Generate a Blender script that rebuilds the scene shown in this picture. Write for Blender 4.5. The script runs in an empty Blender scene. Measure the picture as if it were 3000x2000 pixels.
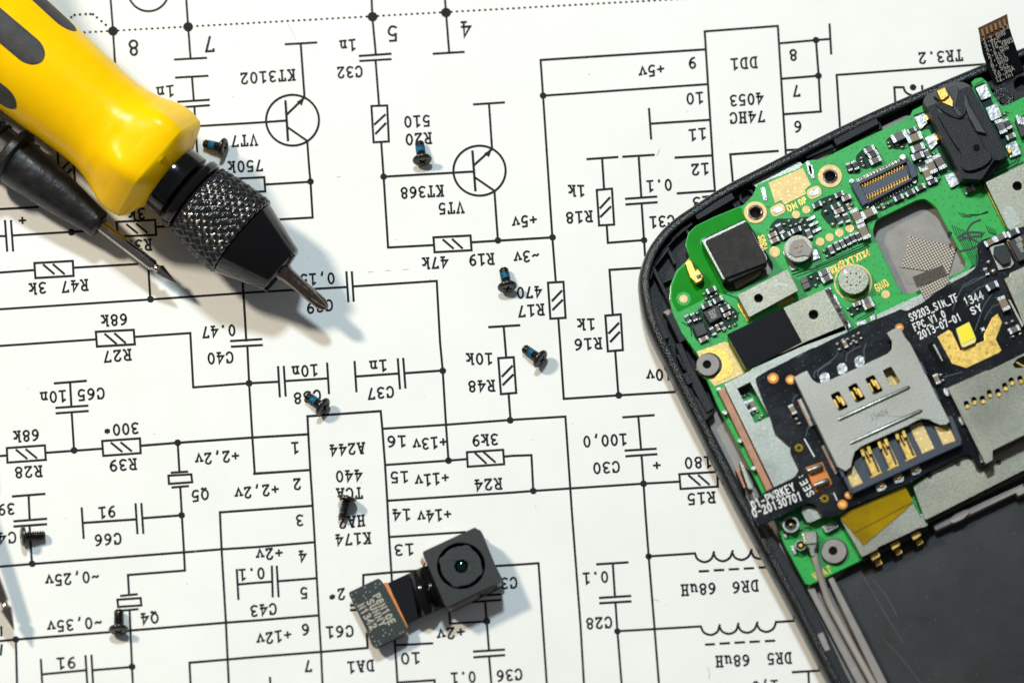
import bpy, bmesh, math, random
from mathutils import Vector, Matrix
from mathutils.geometry import tessellate_polygon
random.seed(7)
SC = bpy.context.scene
COL = SC.collection
SC.unit_settings.system = 'METRIC'
SC.unit_settings.scale_length = 0.01          # one unit is one centimetre
# ------------------------------------------------------------------ camera
DIST, TILT = 75.0, math.radians(17)
cd = bpy.data.cameras.new('camera'); cam = bpy.data.objects.new('camera', cd); COL.objects.link(cam)
cd.lens = 180; cd.sensor_width = 36; cd.clip_start = 1; cd.clip_end = 1000
cam.location = (0, -DIST*math.sin(TILT), DIST*math.cos(TILT)); cam.rotation_euler = (TILT, 0, 0)
SC.camera = cam
cd.dof.use_dof = True; cd.dof.aperture_fstop = 0.14; cd.dof.focus_distance = 75.1
CR = Matrix.Rotation(TILT, 3, 'X'); CL = Vector(cam.location)
# ------------------------------------------------------------------ world and lamps
W = bpy.data.worlds.new('World'); SC.world = W; W.use_nodes = True
W.node_tree.nodes['Background'].inputs[0].default_value = (0.90, 0.93, 1.0, 1)
W.node_tree.nodes['Background'].inputs[1].default_value = 0.135
def lamp(name, d, dist, power, colour, size):
    l = bpy.data.lights.new(name, 'AREA'); l.shape = 'DISK'; l.size = size; l.energy = power; l.color = colour
    o = bpy.data.objects.new(name, l); COL.objects.link(o)
    d = Vector(d).normalized(); o.location = d*dist; o.rotation_euler = d.to_track_quat('Z', 'Y').to_euler()
lamp('desk_lamp_cool', (-0.08, 0.60, 1), 80, 45500, (0.77, 0.92, 1.0), 9.0)
lamp('desk_lamp_warm', (-0.87, 0.50, 1), 80, 53000, (1.0, 0.885, 0.71), 8.5)
SC.view_settings.view_transform = 'Standard'; SC.view_settings.look = 'None'
SC.view_settings.gamma = 1; SC.view_settings.exposure = 0; SC.view_settings.use_curve_mapping = False
# ------------------------------------------------------------------ photo measurements to table positions
K = 3.136
def q(c, r, x, y): return (c*750 + x/K, r*500 + y/K)
def P(p, z=0.0):
    d = CR @ Vector(((p[0]-1500)/3000*36, -(p[1]-1000)/3000*36, -180))
    return CL + d*((z-CL.z)/d.z)
CUR = [0, 0]
def tile(c, r): CUR[0], CUR[1] = c, r
def S(p): return (CUR[0]*750 + p[0]/K, CUR[1]*500 + p[1]/K)
# ------------------------------------------------------------------ materials
MATS = {}
def mat(name, col, rough=0.5, metal=0.0, bump=None, mottle=None, coat=0.0, spec=0.5, sss=0.0, dots=None, rvar=None, trans=0.0, alpha=1.0):
    m = bpy.data.materials.new(name); m.use_nodes = True; nt = m.node_tree; b = nt.nodes['Principled BSDF']
    N = nt.nodes.new; L = nt.links.new
    b.inputs['Base Color'].default_value = (*col, 1); b.inputs['Roughness'].default_value = rough
    b.inputs['Metallic'].default_value = metal; b.inputs['Coat Weight'].default_value = coat; b.inputs['Coat Roughness'].default_value = 0.12
    b.inputs['Specular IOR Level'].default_value = spec; b.inputs['Transmission Weight'].default_value = trans
    b.inputs['Alpha'].default_value = alpha
    if sss: b.inputs['Subsurface Weight'].default_value = sss; b.inputs['Subsurface Radius'].default_value = (0.25, 0.12, 0.02); b.inputs['Subsurface Scale'].default_value = 1
    tc = N('ShaderNodeTexCoord'); co = tc.outputs['Object']
    src = None
    if mottle:
        n = N('ShaderNodeTexNoise'); n.inputs['Scale'].default_value = mottle[0]; n.inputs['Detail'].default_value = 6; n.inputs['Roughness'].default_value = 0.65; L(co, n.inputs['Vector'])
        r = N('ShaderNodeMapRange'); r.inputs['From Min'].default_value = 0.3; r.inputs['From Max'].default_value = 0.7
        r.inputs['To Min'].default_value = 1-mottle[1]; r.inputs['To Max'].default_value = 1+mottle[1]; L(n.outputs['Fac'], r.inputs['Value'])
        mx = N('ShaderNodeMix'); mx.data_type = 'RGBA'; mx.blend_type = 'MULTIPLY'; mx.inputs[0].default_value = 1; mx.inputs[6].default_value = (*col, 1); L(r.outputs[0], mx.inputs[7])
        src = mx.outputs[2]
    if dots:   # (scale, radius, colour)
        v = N('ShaderNodeTexVoronoi'); v.inputs['Scale'].default_value = dots[0]; v.inputs['Randomness'].default_value = 0.75; v.voronoi_dimensions = '2D'; L(co, v.inputs['Vector'])
        c = N('ShaderNodeMath'); c.operation = 'LESS_THAN'; c.inputs[1].default_value = dots[1]; L(v.outputs['Distance'], c.inputs[0])
        mx = N('ShaderNodeMix'); mx.data_type = 'RGBA'; mx.inputs[6].default_value = (*col, 1); mx.inputs[7].default_value = (*dots[2], 1)
        L(c.outputs[0], mx.inputs[0])
        if src: L(src, mx.inputs[6])
        src = mx.outputs[2]
    if src: L(src, b.inputs['Base Color'])
    if rvar:
        n = N('ShaderNodeTexNoise'); n.inputs['Scale'].default_value = rvar[0]; n.inputs['Detail'].default_value = 5; L(co, n.inputs['Vector'])
        r = N('ShaderNodeMapRange'); r.inputs['From Min'].default_value = 0.3; r.inputs['From Max'].default_value = 0.7
        r.inputs['To Min'].default_value = max(0.05, rough-rvar[1]); r.inputs['To Max'].default_value = min(1, rough+rvar[1]); L(n.outputs['Fac'], r.inputs['Value']); L(r.outputs[0], b.inputs['Roughness'])
    if bump:
        n = N('ShaderNodeTexNoise'); n.inputs['Scale'].default_value = bump[0]; n.inputs['Detail'].default_value = 3; L(co, n.inputs['Vector'])
        bp = N('ShaderNodeBump'); bp.inputs['Strength'].default_value = bump[1]; bp.inputs['Distance'].default_value = bump[2] if len(bump) > 2 else 0.01
        L(n.outputs['Fac'], bp.inputs['Height']); L(bp.outputs[0], b.inputs['Normal'])
    MATS[name] = m
    return m
M = MATS
mat('paper', (0.79, 0.80, 0.775), 0.85, bump=(34, 0.16, 0.02), mottle=(0.55, 0.035), spec=0.2)
mat('smudge', (0.52, 0.50, 0.46), 0.9, spec=0.1)
mat('dust', (0.15, 0.15, 0.14), 0.8)
mat('table_wood', (0.20, 0.12, 0.07), 0.5, mottle=(0.3, 0.3))
mat('ink', (0.020, 0.018, 0.021), 0.8, mottle=(40, 0.5), spec=0.12)
mat('yellow', (0.96, 0.565, 0.0008), 0.25, bump=(3, 0.04, 0.02), sss=0.12, rvar=(6, 0.06), spec=0.14, mottle=(2, 0.04))
mat('grip', (0.035, 0.033, 0.033), 0.6, bump=(25, 0.25), mottle=(6, 0.35))
mat('chuck_black', (0.004, 0.004, 0.0045), 0.11, spec=0.4, rvar=(10, 0.04))
mat('knurl_black', (0.010, 0.010, 0.011), 0.2, 0.15, spec=0.9, rvar=(8, 0.06))
mat('black_steel', (0.07, 0.065, 0.062), 0.28, 0.9, rvar=(20, 0.12), bump=(30, 0.12))
mat('steel', (0.43, 0.385, 0.345), 0.18, 1.0, rvar=(8, 0.06), mottle=(9, 0.2), bump=(14, 0.06))
mat('dark_steel', (0.24, 0.19, 0.165), 0.2, 1.0, rvar=(14, 0.1), mottle=(12, 0.25))
mat('rubber', (0.012, 0.0115, 0.012), 0.36, bump=(14, 0.3, 0.02), mottle=(7, 0.4), rvar=(5, 0.12), spec=0.4)
mat('blue_lock', (0.004, 0.15, 0.27), 0.5, bump=(60, 0.3), mottle=(22, 0.85))
mat('case_gloss', (0.004, 0.005, 0.006), 0.2, bump=(50, 0.7, 0.012), spec=0.35)
mat('case_matte', (0.011, 0.012, 0.014), 0.45, bump=(50, 0.6, 0.012), mottle=(12, 0.3), spec=0.25)
mat('midframe', (0.245, 0.22, 0.20), 0.5, 0.25, mottle=(5, 0.14), bump=(30, 0.08))
mat('bay', (0.020, 0.021, 0.021), 0.5, mottle=(0.55, 0.55), bump=(60, 0.12), rvar=(1.6, 0.14), spec=0.3)
mat('pcb', (0.013, 0.345, 0.050), 0.36, coat=0.15, spec=0.4, dots=(7.5, 0.085, (0.006, 0.12, 0.03)), bump=(9, 0.18, 0.01), mottle=(2.5, 0.1))
mat('pcb_plain', (0.0005, 0.225, 0.001), 0.3, spec=0.12, mottle=(3, 0.15))
mat('pcb_dark', (0.001, 0.034, 0.014), 0.25, spec=0.3, mottle=(20, 0.3))
mat('fpc', (0.0035, 0.0045, 0.007), 0.22, spec=0.38, dots=(5.5, 0.04, (0.10, 0.12, 0.14)), bump=(7, 0.3, 0.012), rvar=(2, 0.06))
mat('fpc_flat', (0.005, 0.005, 0.0065), 0.2, spec=0.3, bump=(4, 0.12))
mat('silk', (0.75, 0.76, 0.74), 0.6)
mat('silk_dim', (0.36, 0.34, 0.28), 0.6)
mat('can', (0.265, 0.25, 0.195), 0.37, 1.0, mottle=(34, 0.28), rvar=(0.8, 0.10), bump=(75, 0.3, 0.006))
mat('can_bright', (0.30, 0.30, 0.26), 0.36, 1.0, mottle=(26, 0.2), rvar=(2, 0.08), bump=(60, 0.28, 0.006))
mat('can_cover', (0.30, 0.285, 0.25), 0.43, 1.0, mottle=(60, 0.10), bump=(50, 0.22), rvar=(0.55, 0.13))
mat('orange_tip', (0.075, 0.024, 0.006), 0.3, mottle=(6, 0.3))
mat('silk_faint', (0.20, 0.19, 0.16), 0.6)
mat('copper_tint', (0.33, 0.165, 0.10), 0.45, 0.5, mottle=(8, 0.2))  # also paints the brownish reflection on one shield side
mat('gold', (0.62, 0.39, 0.10), 0.38, 1.0, mottle=(18, 0.22), rvar=(15, 0.1), bump=(30, 0.14))
mat('gold_flat', (0.60, 0.435, 0.18), 0.5, 0.45, dots=(9, 0.09, (0.92, 0.82, 0.55)), mottle=(20, 0.14))
mat('solder', (0.40, 0.395, 0.38), 0.34, 1.0, bump=(16, 0.35, 0.015), mottle=(11, 0.5))
mat('cap_tan', (0.20, 0.145, 0.085), 0.45, mottle=(30, 0.15))
mat('cap_grey', (0.10, 0.09, 0.08), 0.45, mottle=(30, 0.15))
mat('chip_black', (0.018, 0.019, 0.022), 0.5, bump=(60, 0.2))
mat('chip_felt', (0.030, 0.028, 0.028), 0.75, bump=(55, 0.5), mottle=(9, 0.35), spec=0.25)
mat('navy', (0.026, 0.037, 0.060), 0.4, bump=(40, 0.15))
mat('orange_film', (0.62, 0.19, 0.02), 0.35, coat=0.3, mottle=(15, 0.2))
mat('kapton', (0.36, 0.235, 0.0), 0.12, coat=0.4, mottle=(2.0, 0.25), alpha=0.72)
mat('mesh_cloth', (0.30, 0.25, 0.2), 0.4, 0.45)
mat('mesh_dark', (0.055, 0.042, 0.028), 0.5, 0.3, bump=(40, 0.6))
mat('collar_grey', (0.05, 0.049, 0.048), 0.5, bump=(40, 0.2), spec=0.4)
mat('yellow_led', (0.88, 0.74, 0.01), 0.35)
mat('led_rim', (0.75, 0.68, 0.25), 0.5)
mat('cable', (0.33, 0.30, 0.27), 0.42)
mat('module_black', (0.012, 0.0125, 0.0125), 0.42, bump=(40, 0.2), mottle=(8, 0.3), spec=0.3)
mat('hole_shade', (0.001, 0.003, 0.002), 0.06, spec=0.8)  # near-black painted in for the shade inside holes and slots
mat('stiffener', (0.013, 0.018, 0.017), 0.34, bump=(50, 0.12), mottle=(10, 0.25), spec=0.35)
mat('pen', (0.006, 0.006, 0.006), 0.4)
mat('gold_dim', (0.15, 0.075, 0.012), 0.35, 0.5)
mat('lens_coated', (0.001, 0.004, 0.003), 0.05, spec=1.0)
M['lens_coated'].node_tree.nodes['Principled BSDF'].inputs['Specular Tint'].default_value = (0.3, 1.0, 0.6, 1)
# woven cloth: weave bump
nt = M['mesh_cloth'].node_tree; b = nt.nodes['Principled BSDF']
tc = nt.nodes.new('ShaderNodeTexCoord'); mp = nt.nodes.new('ShaderNodeMapping'); mp.inputs['Rotation'].default_value = (0, 0, 0.3)
ch = nt.nodes.new('ShaderNodeTexChecker'); ch.inputs['Scale'].default_value = 36
ch.inputs[1].default_value = (0.46, 0.39, 0.31, 1); ch.inputs[2].default_value = (0.09, 0.07, 0.05, 1)
nt.links.new(tc.outputs['Object'], mp.inputs[0]); nt.links.new(mp.outputs[0], ch.inputs['Vector']); nt.links.new(ch.outputs[0], b.inputs['Base Color'])
bp = nt.nodes.new('ShaderNodeBump'); bp.inputs['Strength'].default_value = 0.6; bp.inputs['Distance'].default_value = 0.02
nt.links.new(ch.outputs[1], bp.inputs['Height']); nt.links.new(bp.outputs[0], b.inputs['Normal'])
# ------------------------------------------------------------------ mesh helpers
def link(name, me, parent=None):
    o = bpy.data.objects.new(name, me); COL.objects.link(o)
    if parent is not None:
        o.parent = parent
        if parent.type == 'EMPTY': o.matrix_parent_inverse = Matrix.Translation(parent.location).inverted()
    return o
def thing(name, label, cat, loc=(0, 0, 0), group=None):
    o = bpy.data.objects.new(name, None); COL.objects.link(o); o.location = loc; o.empty_display_size = 0.3
    o['label'] = label; o['category'] = cat
    if group: o['group'] = group
    return o
class MB:
    def __init__(s): s.v = []; s.f = []; s.m = []; s.n = 0
    def add(s, vs, fs, mi=0):
        k = len(s.v); s.v += [tuple(v) for v in vs]; s.f += [tuple(i+k for i in f) for f in fs]; s.m += [mi]*len(fs)
    def box(s, c, ax, ay, az, mi=0):
        c = Vector(c); vs = [c + ax*i + ay*j + az*k for k in (-1, 1) for j in (-1, 1) for i in (-1, 1)]
        s.add(vs, [(0, 2, 3, 1), (4, 5, 7, 6), (0, 1, 5, 4), (1, 3, 7, 5), (3, 2, 6, 7), (2, 0, 4, 6)], mi)
    def build(s, name, mats, parent=None, smooth=False, bevel=0, fix=True, angle=35):
        me = bpy.data.meshes.new(name); me.from_pydata(s.v, [], s.f)
        if not isinstance(mats, (list, tuple)): mats = [mats]
        for m in mats: me.materials.append(M[m] if isinstance(m, str) else m)
        me.polygons.foreach_set('material_index', s.m)
        if fix:
            bm = bmesh.new(); bm.from_mesh(me); bmesh.ops.recalc_face_normals(bm, faces=bm.faces); bm.to_mesh(me); bm.free()
        if smooth: me.polygons.foreach_set('use_smooth', [True]*len(me.polygons))
        o = link(name, me, parent)
        if bevel:
            md = o.modifiers.new('edge', 'BEVEL'); md.width = bevel; md.segments = 2; md.limit_method = 'ANGLE'; md.angle_limit = math.radians(angle)
        return o
def inlay(obj, mb, m):
    """print or plating that belongs to the surface of one part"""
    me = obj.data; me.materials.append(M[m]); mi = len(me.materials)-1
    bm = bmesh.new(); bm.from_mesh(me); vs = [bm.verts.new(v) for v in mb.v]
    for f in mb.f:
        fc = bm.faces.new([vs[i] for i in f]); fc.material_index = mi; fc.normal_update()
        if fc.normal.z < 0: fc.normal_flip()
    bm.to_mesh(me); bm.free()
def poly_mesh(mb, outer, holes, z0, z1, mi=0):
    """vertical solid between heights z0 and z1; outlines given in world xy"""
    loops = [outer] + holes
    cat = [v for l in loops for v in l]; n = len(cat)
    tris = tessellate_polygon([[Vector((v[0], v[1], 0)) for v in l] for l in loops])
    k = len(mb.v)
    vs = [(v[0], v[1], z1) for v in cat] + [(v[0], v[1], z0) for v in cat]
    fs = []
    for t in tris:
        t = tuple(t); fs.append(t); fs.append(tuple(i+n for i in reversed(t)))
    i0 = 0
    for l in loops:
        m = len(l)
        for i in range(m):
            a, b_ = i0+i, i0+(i+1) % m; fs.append((a, b_, b_+n, a+n))
        i0 += m
    mb.add(vs, fs, mi)
def smooth_closed(pts, n=6):
    out = []; m = len(pts)
    for i in range(m):
        p0, p1, p2, p3 = pts[i-1], pts[i], pts[(i+1) % m], pts[(i+2) % m]
        for k in range(n):
            t = k/n
            out.append(tuple(0.5*((2*p1[j]) + (p2[j]-p0[j])*t + (2*p0[j]-5*p1[j]+4*p2[j]-p3[j])*t*t + (3*p1[j]-p0[j]-3*p2[j]+p3[j])*t**3) for j in range(len(p1))))
    return out
def smooth_open(pts, n=6):
    e = [tuple(2*a-b for a, b in zip(pts[0], pts[1]))] + list(pts) + [tuple(2*a-b for a, b in zip(pts[-1], pts[-2]))]
    out = []
    for i in range(1, len(e)-2):
        p0, p1, p2, p3 = e[i-1], e[i], e[i+1], e[i+2]
        for k in range(n):
            t = k/n
            out.append(tuple(0.5*((2*p1[j]) + (p2[j]-p0[j])*t + (2*p0[j]-5*p1[j]+4*p2[j]-p3[j])*t*t + (3*p1[j]-p0[j]-3*p2[j]+p3[j])*t**3) for j in range(len(p1))))
    out.append(tuple(pts[-1])); return out
def rounded(pts, r, n=4):
    out = []; m = len(pts)
    for i in range(m):
        a, b_, c = Vector(pts[i-1]), Vector(pts[i]), Vector(pts[(i+1) % m])
        d1, d2 = a-b_, c-b_; rr = min(r, d1.length*0.45, d2.length*0.45)
        s, e = b_ + d1.normalized()*rr, b_ + d2.normalized()*rr
        for k in range(n+1):
            t = k/n; out.append(tuple(s*(1-t)**2 + b_*2*t*(1-t) + e*t*t))
    return out
def circ(x, y, r, n=28, ry=None):
    ry = ry or r*0.96
    return [(x + r*math.cos(2*math.pi*i/n), y + ry*math.sin(2*math.pi*i/n)) for i in range(n)]
def W2(pts, z): return [P(S(p), z) for p in pts]
def prism(name, outer, z0, z1, m, parent, holes=(), bevel=0.012, mi=0):
    mb = MB(); poly_mesh(mb, W2(outer, z1), [W2(h, z1) for h in holes], z0, z1)
    return mb.build(name, m, parent, bevel=bevel)
def strip(mb, pts, w, zf, mi=0, closed=False):
    """flat ribbon of width w (photo pixels) along photo points, at height zf"""
    P2 = [Vector(p) for p in pts]
    if closed: P2 = P2 + [P2[0], ]
    n = len(P2)
    if n < 2: return
    L_, R_ = [], []
    for i in range(n):
        if closed: a, c = P2[(i-1) % (n-1)], P2[(i+1) % (n-1)]
        else: a, c = P2[max(i-1, 0)], P2[min(i+1, n-1)]
        b_ = P2[i]
        d1 = (b_-a) if (b_-a).length > 1e-6 else (c-b_); d2 = (c-b_) if (c-b_).length > 1e-6 else (b_-a)
        d1 = d1.normalized(); d2 = d2.normalized()
        t = (d1+d2); t = t.normalized() if t.length > 0.3 else d1
        nn = Vector((-t.y, t.x)); k = 1/max(0.45, abs(nn.dot(Vector((-d1.y, d1.x)))))
        e = Vector((0, 0))
        if not closed and i == 0: e = -d2*w*0.35
        if not closed and i == n-1: e = d1*w*0.35
        L_.append(b_ + nn*w*0.5*k + e); R_.append(b_ - nn*w*0.5*k + e)
    vs = [P(p, zf) for p in L_] + [P(p, zf) for p in R_]
    mb.add(vs, [(i, i+1, n+i+1, n+i) for i in range(n-1)], mi)
def disc(mb, c, r, zf, n=18, mi=0, ry=None):
    ry = ry or r*0.96
    mb.add([P((c[0] + r*math.cos(2*math.pi*i/n), c[1] + ry*math.sin(2*math.pi*i/n)), zf) for i in range(n)], [tuple(range(n))], mi)
ZJ = [0]
def zj(base):
    ZJ[0] = (ZJ[0]+1) % 12
    return base + ZJ[0]*0.00025
# ------------------------------------------------------------------ stroke lettering
def ell(cx, cy, rx, ry, n=16): return [(cx + rx*math.cos(2*math.pi*i/n), cy + ry*math.sin(2*math.pi*i/n)) for i in range(n+1)]
def sm(*p): return smooth_open(list(p), 4)
G = {
 '0': [ell(3, 4.5, 2.2, 4.5)], '1': [[(1.2, 7.6), (3.2, 9), (3.2, 0)], [(0.8, 0), (5.6, 0)]],
 '2': [sm((0.9, 6.9), (1.5, 8.5), (3, 9), (4.7, 8.3), (5, 6.6), (3.9, 4.4), (0.9, 0.3)), [(0.7, 0), (5.3, 0), (5.3, 1.2)]],
 '3': [sm((1, 8.2), (2.8, 9), (4.6, 8.2), (4.6, 6), (2.4, 4.9)), sm((2.4, 4.9), (4.9, 3.9), (5.1, 1.5), (3, 0), (0.7, 0.8))],
 '4': [[(4.2, 0), (4.2, 9), (0.6, 2.9), (5.5, 2.9)], [(2.8, 0), (5.5, 0)]],
 '5': [[(4.9, 9), (1.4, 9), (1.2, 4.8)], sm((1.2, 4.8), (3, 5.6), (4.9, 4.6), (5.1, 2.6), (4.2, .6), (2.6, 0), (0.8, .8))],
 '6': [sm((4.9, 8.9), (3, 8.2), (1.4, 6), (0.9, 3), (2, 0.4), (3.4, 0), (5, 1.3), (5, 3.6), (3.4, 5), (1.9, 4.5), (1, 3))],
 '7': [[(0.9, 7.8), (0.9, 9), (5.2, 9), (2.6, 0)]], '8': [ell(3, 6.8, 1.8, 2.2), ell(3, 2.3, 2.2, 2.3)],
 '9': [sm((1.1, 0.1), (3, 0.8), (4.6, 3), (5.1, 6), (4, 8.6), (2.6, 9), (1, 7.7), (1, 5.4), (2.6, 4), (4.1, 4.5), (5, 6))],
 '+': [[(0.5, 4.5), (5.5, 4.5)], [(3, 2), (3, 7)]], ',': [[(3.2, 1.3), (2.4, -1.4)], [(3.0, 1.2), (2.6, 0)]], '.': [[(2.6, 0.5), (3.4, 0.5)], [(2.6, 0.1), (3.4, 0.1)], [(2.6, 0.9), (3.4, 0.9)]],
 '*': [[(3, 3.4), (3, 6.8)], [(1.4, 4.2), (4.6, 6)], [(1.4, 6), (4.6, 4.2)]], '~': [sm((0.6, 4.0), (1.9, 5.2), (3.8, 4.2), (5.3, 5.2))],
 'A': [[(0.7, 0), (2.8, 9), (3.2, 9), (5.3, 0)], [(1.4, 3), (4.6, 3)], [(0, 0), (1.9, 0)], [(4.1, 0), (6, 0)], [(1.4, 9), (3, 9)]],
 'C': [sm((5.1, 6.4), (4.5, 8.4), (3, 9), (1.3, 7.7), (0.7, 4.5), (1.3, 1.3), (3, 0), (4.6, .6), (5.4, 2)), [(5.2, 9), (5.2, 6.3)]],
 'D': [[(0.5, 9), (2.6, 9)], sm((2.6, 9), (4.6, 8), (5.4, 4.5), (4.6, 1), (2.6, 0)), [(2.6, 0), (0.5, 0)], [(1.5, 0), (1.5, 9)]],
 'H': [[(1.3, 0), (1.3, 9)], [(4.7, 0), (4.7, 9)], [(1.3, 4.6), (4.7, 4.6)]] + [[(x, y), (x+2, y)] for x in (0.3, 3.7) for y in (0, 9)],
 'K': [[(1.3, 0), (1.3, 9)], [(4.9, 9), (1.3, 4)], [(2.5, 5.4), (5, 0)], [(0.3, 0), (2.3, 0)], [(0.3, 9), (2.3, 9)], [(3.9, 9), (5.8, 9)], [(4.1, 0), (6, 0)]],
 'Q': [ell(3, 4.9, 2.4, 4.1), [(2, -0.6), (3, 0.6), (4.4, -0.9), (5.4, -0.4)]],
 'R': [[(0.4, 9), (3.4, 9)], sm((3.4, 9), (4.9, 8.1), (4.9, 5.7), (3.4, 4.7)), [(3.4, 4.7), (1.4, 4.7)], [(1.4, 0), (1.4, 9)], [(3, 4.7), (4.9, 0), (5.9, 0)], [(0.4, 0), (2.5, 0)]],
 'T': [[(3, 0), (3, 9)], [(0.6, 7), (0.6, 9), (5.4, 9), (5.4, 7)], [(1.9, 0), (4.1, 0)]],
 'V': [[(0.7, 9), (3, 0), (5.3, 9)], [(0, 9), (1.9, 9)], [(4.1, 9), (6, 9)]],
 'v': [[(0.8, 6), (3, 0), (5.2, 6)], [(0, 6), (1.9, 6)], [(4.1, 6), (6, 6)]],
 'n': [[(0.4, 6), (1.5, 6), (1.5, 0)], sm((1.5, 4.4), (2.8, 6), (4.2, 5.5), (4.6, 4)), [(4.6, 4), (4.6, 0)], [(0.5, 0), (2.5, 0)], [(3.7, 0), (5.6, 0)]],
 'u': [[(0.4, 6), (1.4, 6)], sm((1.4, 6), (1.4, 1.6), (2.6, 0), (4.6, 1.5)), [(3.6, 6), (4.6, 6), (4.6, 0), (5.7, 0)]],
 'k': [[(0.4, 9), (1.5, 9), (1.5, 0)], [(0.5, 0), (2.3, 0)], [(4.7, 6), (1.5, 2.8)], [(2.6, 3.9), (4.9, 0)], [(3.7, 6), (5.7, 6)], [(3.9, 0), (5.8, 0)]],
}
SANS = {k: G[k] for k in '0256789+.*'}
SANS.update({'1': [[(1.6, 7.4), (3.2, 9), (3.2, 0)]], '3': G['3'], '4': [[(4.2, 0), (4.2, 9), (0.6, 2.9), (5.5, 2.9)]],
 'A': [[(0.5, 0), (3, 9), (5.5, 0)], [(1.3, 3), (4.7, 3)]], 'B': [[(1, 0), (1, 9), (3.6, 9), (4.9, 8), (4.7, 5.6), (3.4, 4.8), (1, 4.8)], [(3.4, 4.8), (5.2, 3.6), (5, 1), (3.6, 0), (1, 0)]],
 'C': [sm((5.2, 7), (4.4, 8.6), (3, 9), (1.4, 7.8), (0.8, 4.5), (1.4, 1.2), (3, 0), (4.4, .4), (5.2, 2))], 'D': [[(1, 0), (1, 9), (3, 9), (4.8, 7.5), (5.2, 4.5), (4.8, 1.5), (3, 0), (1, 0)]],
 'E': [[(5, 9), (1, 9), (1, 0), (5, 0)], [(1, 4.7), (4.4, 4.7)]], 'F': [[(5, 9), (1, 9), (1, 0)], [(1, 4.7), (4.2, 4.7)]],
 'G': [sm((5.2, 7), (4.4, 8.6), (3, 9), (1.4, 7.8), (0.8, 4.5), (1.4, 1.2), (3, 0), (4.4, .4), (5.2, 2)), [(5.2, 2), (5.2, 4.2), (3.4, 4.2)]],
 'I': [[(3, 0), (3, 9)]], 'K': [[(1, 0), (1, 9)], [(5, 9), (1, 3.8)], [(2.4, 5.4), (5.2, 0)]], 'L': [[(1, 9), (1, 0), (5, 0)]], 'M': [[(0.6, 0), (0.6, 9), (3, 3), (5.4, 9), (5.4, 0)]],
 'N': [[(0.8, 0), (0.8, 9), (5.2, 0), (5.2, 9)]], 'O': G['0'], 'P': [[(1, 0), (1, 9), (4, 9), (5.2, 8), (5.2, 5.6), (4, 4.5), (1, 4.5)]],
 'R': [[(1, 0), (1, 9), (4, 9), (5.2, 8), (5.2, 5.8), (4, 4.7), (1, 4.7)], [(3.2, 4.7), (5.2, 0)]], 'S': [sm((5, 7.6), (4, 8.8), (2.4, 8.9), (1, 7.6), (1.4, 5.6), (4.4, 3.9), (5.1, 2), (3.8, .2), (2, .1), (0.8, 1.4))],
 'T': [[(3, 0), (3, 9)], [(0.5, 9), (5.5, 9)]], 'U': [sm((1, 9), (1, 3), (1.6, .6), (3, 0), (4.4, .6), (5, 3), (5, 9))], 'V': [[(0.5, 9), (3, 0), (5.5, 9)]], 'W': [[(0.3, 9), (1.6, 0), (3, 6.5), (4.4, 0), (5.7, 9)]],
 'X': [[(0.8, 9), (5.2, 0)], [(5.2, 9), (0.8, 0)]], 'Y': [[(0.6, 9), (3, 4.6), (5.4, 9)], [(3, 4.6), (3, 0)]], '_': [[(0.2, -0.6), (5.8, -0.6)]], '-': [[(1, 4.2), (5, 4.2)]], ':': [[(2.7, 2), (3.3, 2)], [(2.7, 6), (3.3, 6)]], 'J': [[(4.4, 9), (4.4, 1.6), (3, 0), (1.2, 1)]]})
CY = {'v': 3, 'n': 3, 'u': 3, '.': 0.5, ',': 0, '~': 4.6, '_': 4.5, '*': 5.1}
def lettering(mb, s, a, b_, h, z, up=None, font=G, sw=15.0, narrow=0.8, mi=0):
    """a, b_: centres of the first and last character in the current tile's pixels"""
    a = Vector(a); b_ = Vector(b_) if b_ is not None else None
    ys = h/9
    rd = (b_-a).normalized() if b_ is not None and len(s) > 1 else Vector((-1, 0.058)).normalized()
    if up is None: upv = Vector((0.062, 1)).normalized() if font is G else Vector((rd.y, -rd.x))
    else: upv = Vector(up).normalized()
    pa = a - upv*CY.get(s[0], 4.5)*ys
    if len(s) > 1:
        pb = b_ - upv*CY.get(s[-1], 4.5)*ys; step = (pb-pa)/(len(s)-1); rd = step.normalized(); pitch = step.length
    else:
        if font is not G: rd = Vector((-upv.y, upv.x))
        step = rd; pitch = h*0.91
    xs = pitch*narrow/6
    for i, chh in enumerate(s):
        base = pa + step*i
        for st in font.get(chh, []):
            pts = [S(base + rd*(x-3)*xs + upv*y*ys) for x, y in st]
            strip(mb, pts, sw/K, zj(z))
# ------------------------------------------------------------------ table and printed sheet
mb = MB(); mb.box((0, 0, -2.02), Vector((60, 0, 0)), Vector((0, 45, 0)), Vector((0, 0, 2)))
t_ = mb.build('table', 'table_wood'); t_['kind'] = 'structure'
mb = MB(); mb.box((-1.0, 0.5, -0.005), Vector((14.5, 0, 0)), Vector((0, 10.5, 0)), Vector((0, 0, 0.005)))
sheet = mb.build('schematic_sheet', 'paper'); sheet['label'] = 'large white printed circuit schematic sheet lying upside down under everything'; sheet['category'] = 'printed sheet'
INK = MB(); ZI = 0.004
def L(*pts, w=20): strip(INK, [S(p) for p in pts], w/K, zj(ZI))
def B(*pts, w=20): strip(INK, [S(p) for p in pts], w/K, zj(ZI), closed=True)
def D(x, y, r=31): disc(INK, S((x, y)), r/K, zj(ZI))
def T(s, x1, y1, x2=None, y2=None, h=94, sw=17.5): lettering(INK, s, (x1, y1), None if x2 is None else (x2, y2), h, ZI, sw=sw)
def ring(x, y, rx, ry): strip(INK, [S((x + rx*math.cos(i*math.pi/24), y + ry*math.sin(i*math.pi/24))) for i in range(48)], 20/K, zj(ZI), closed=True)
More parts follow.
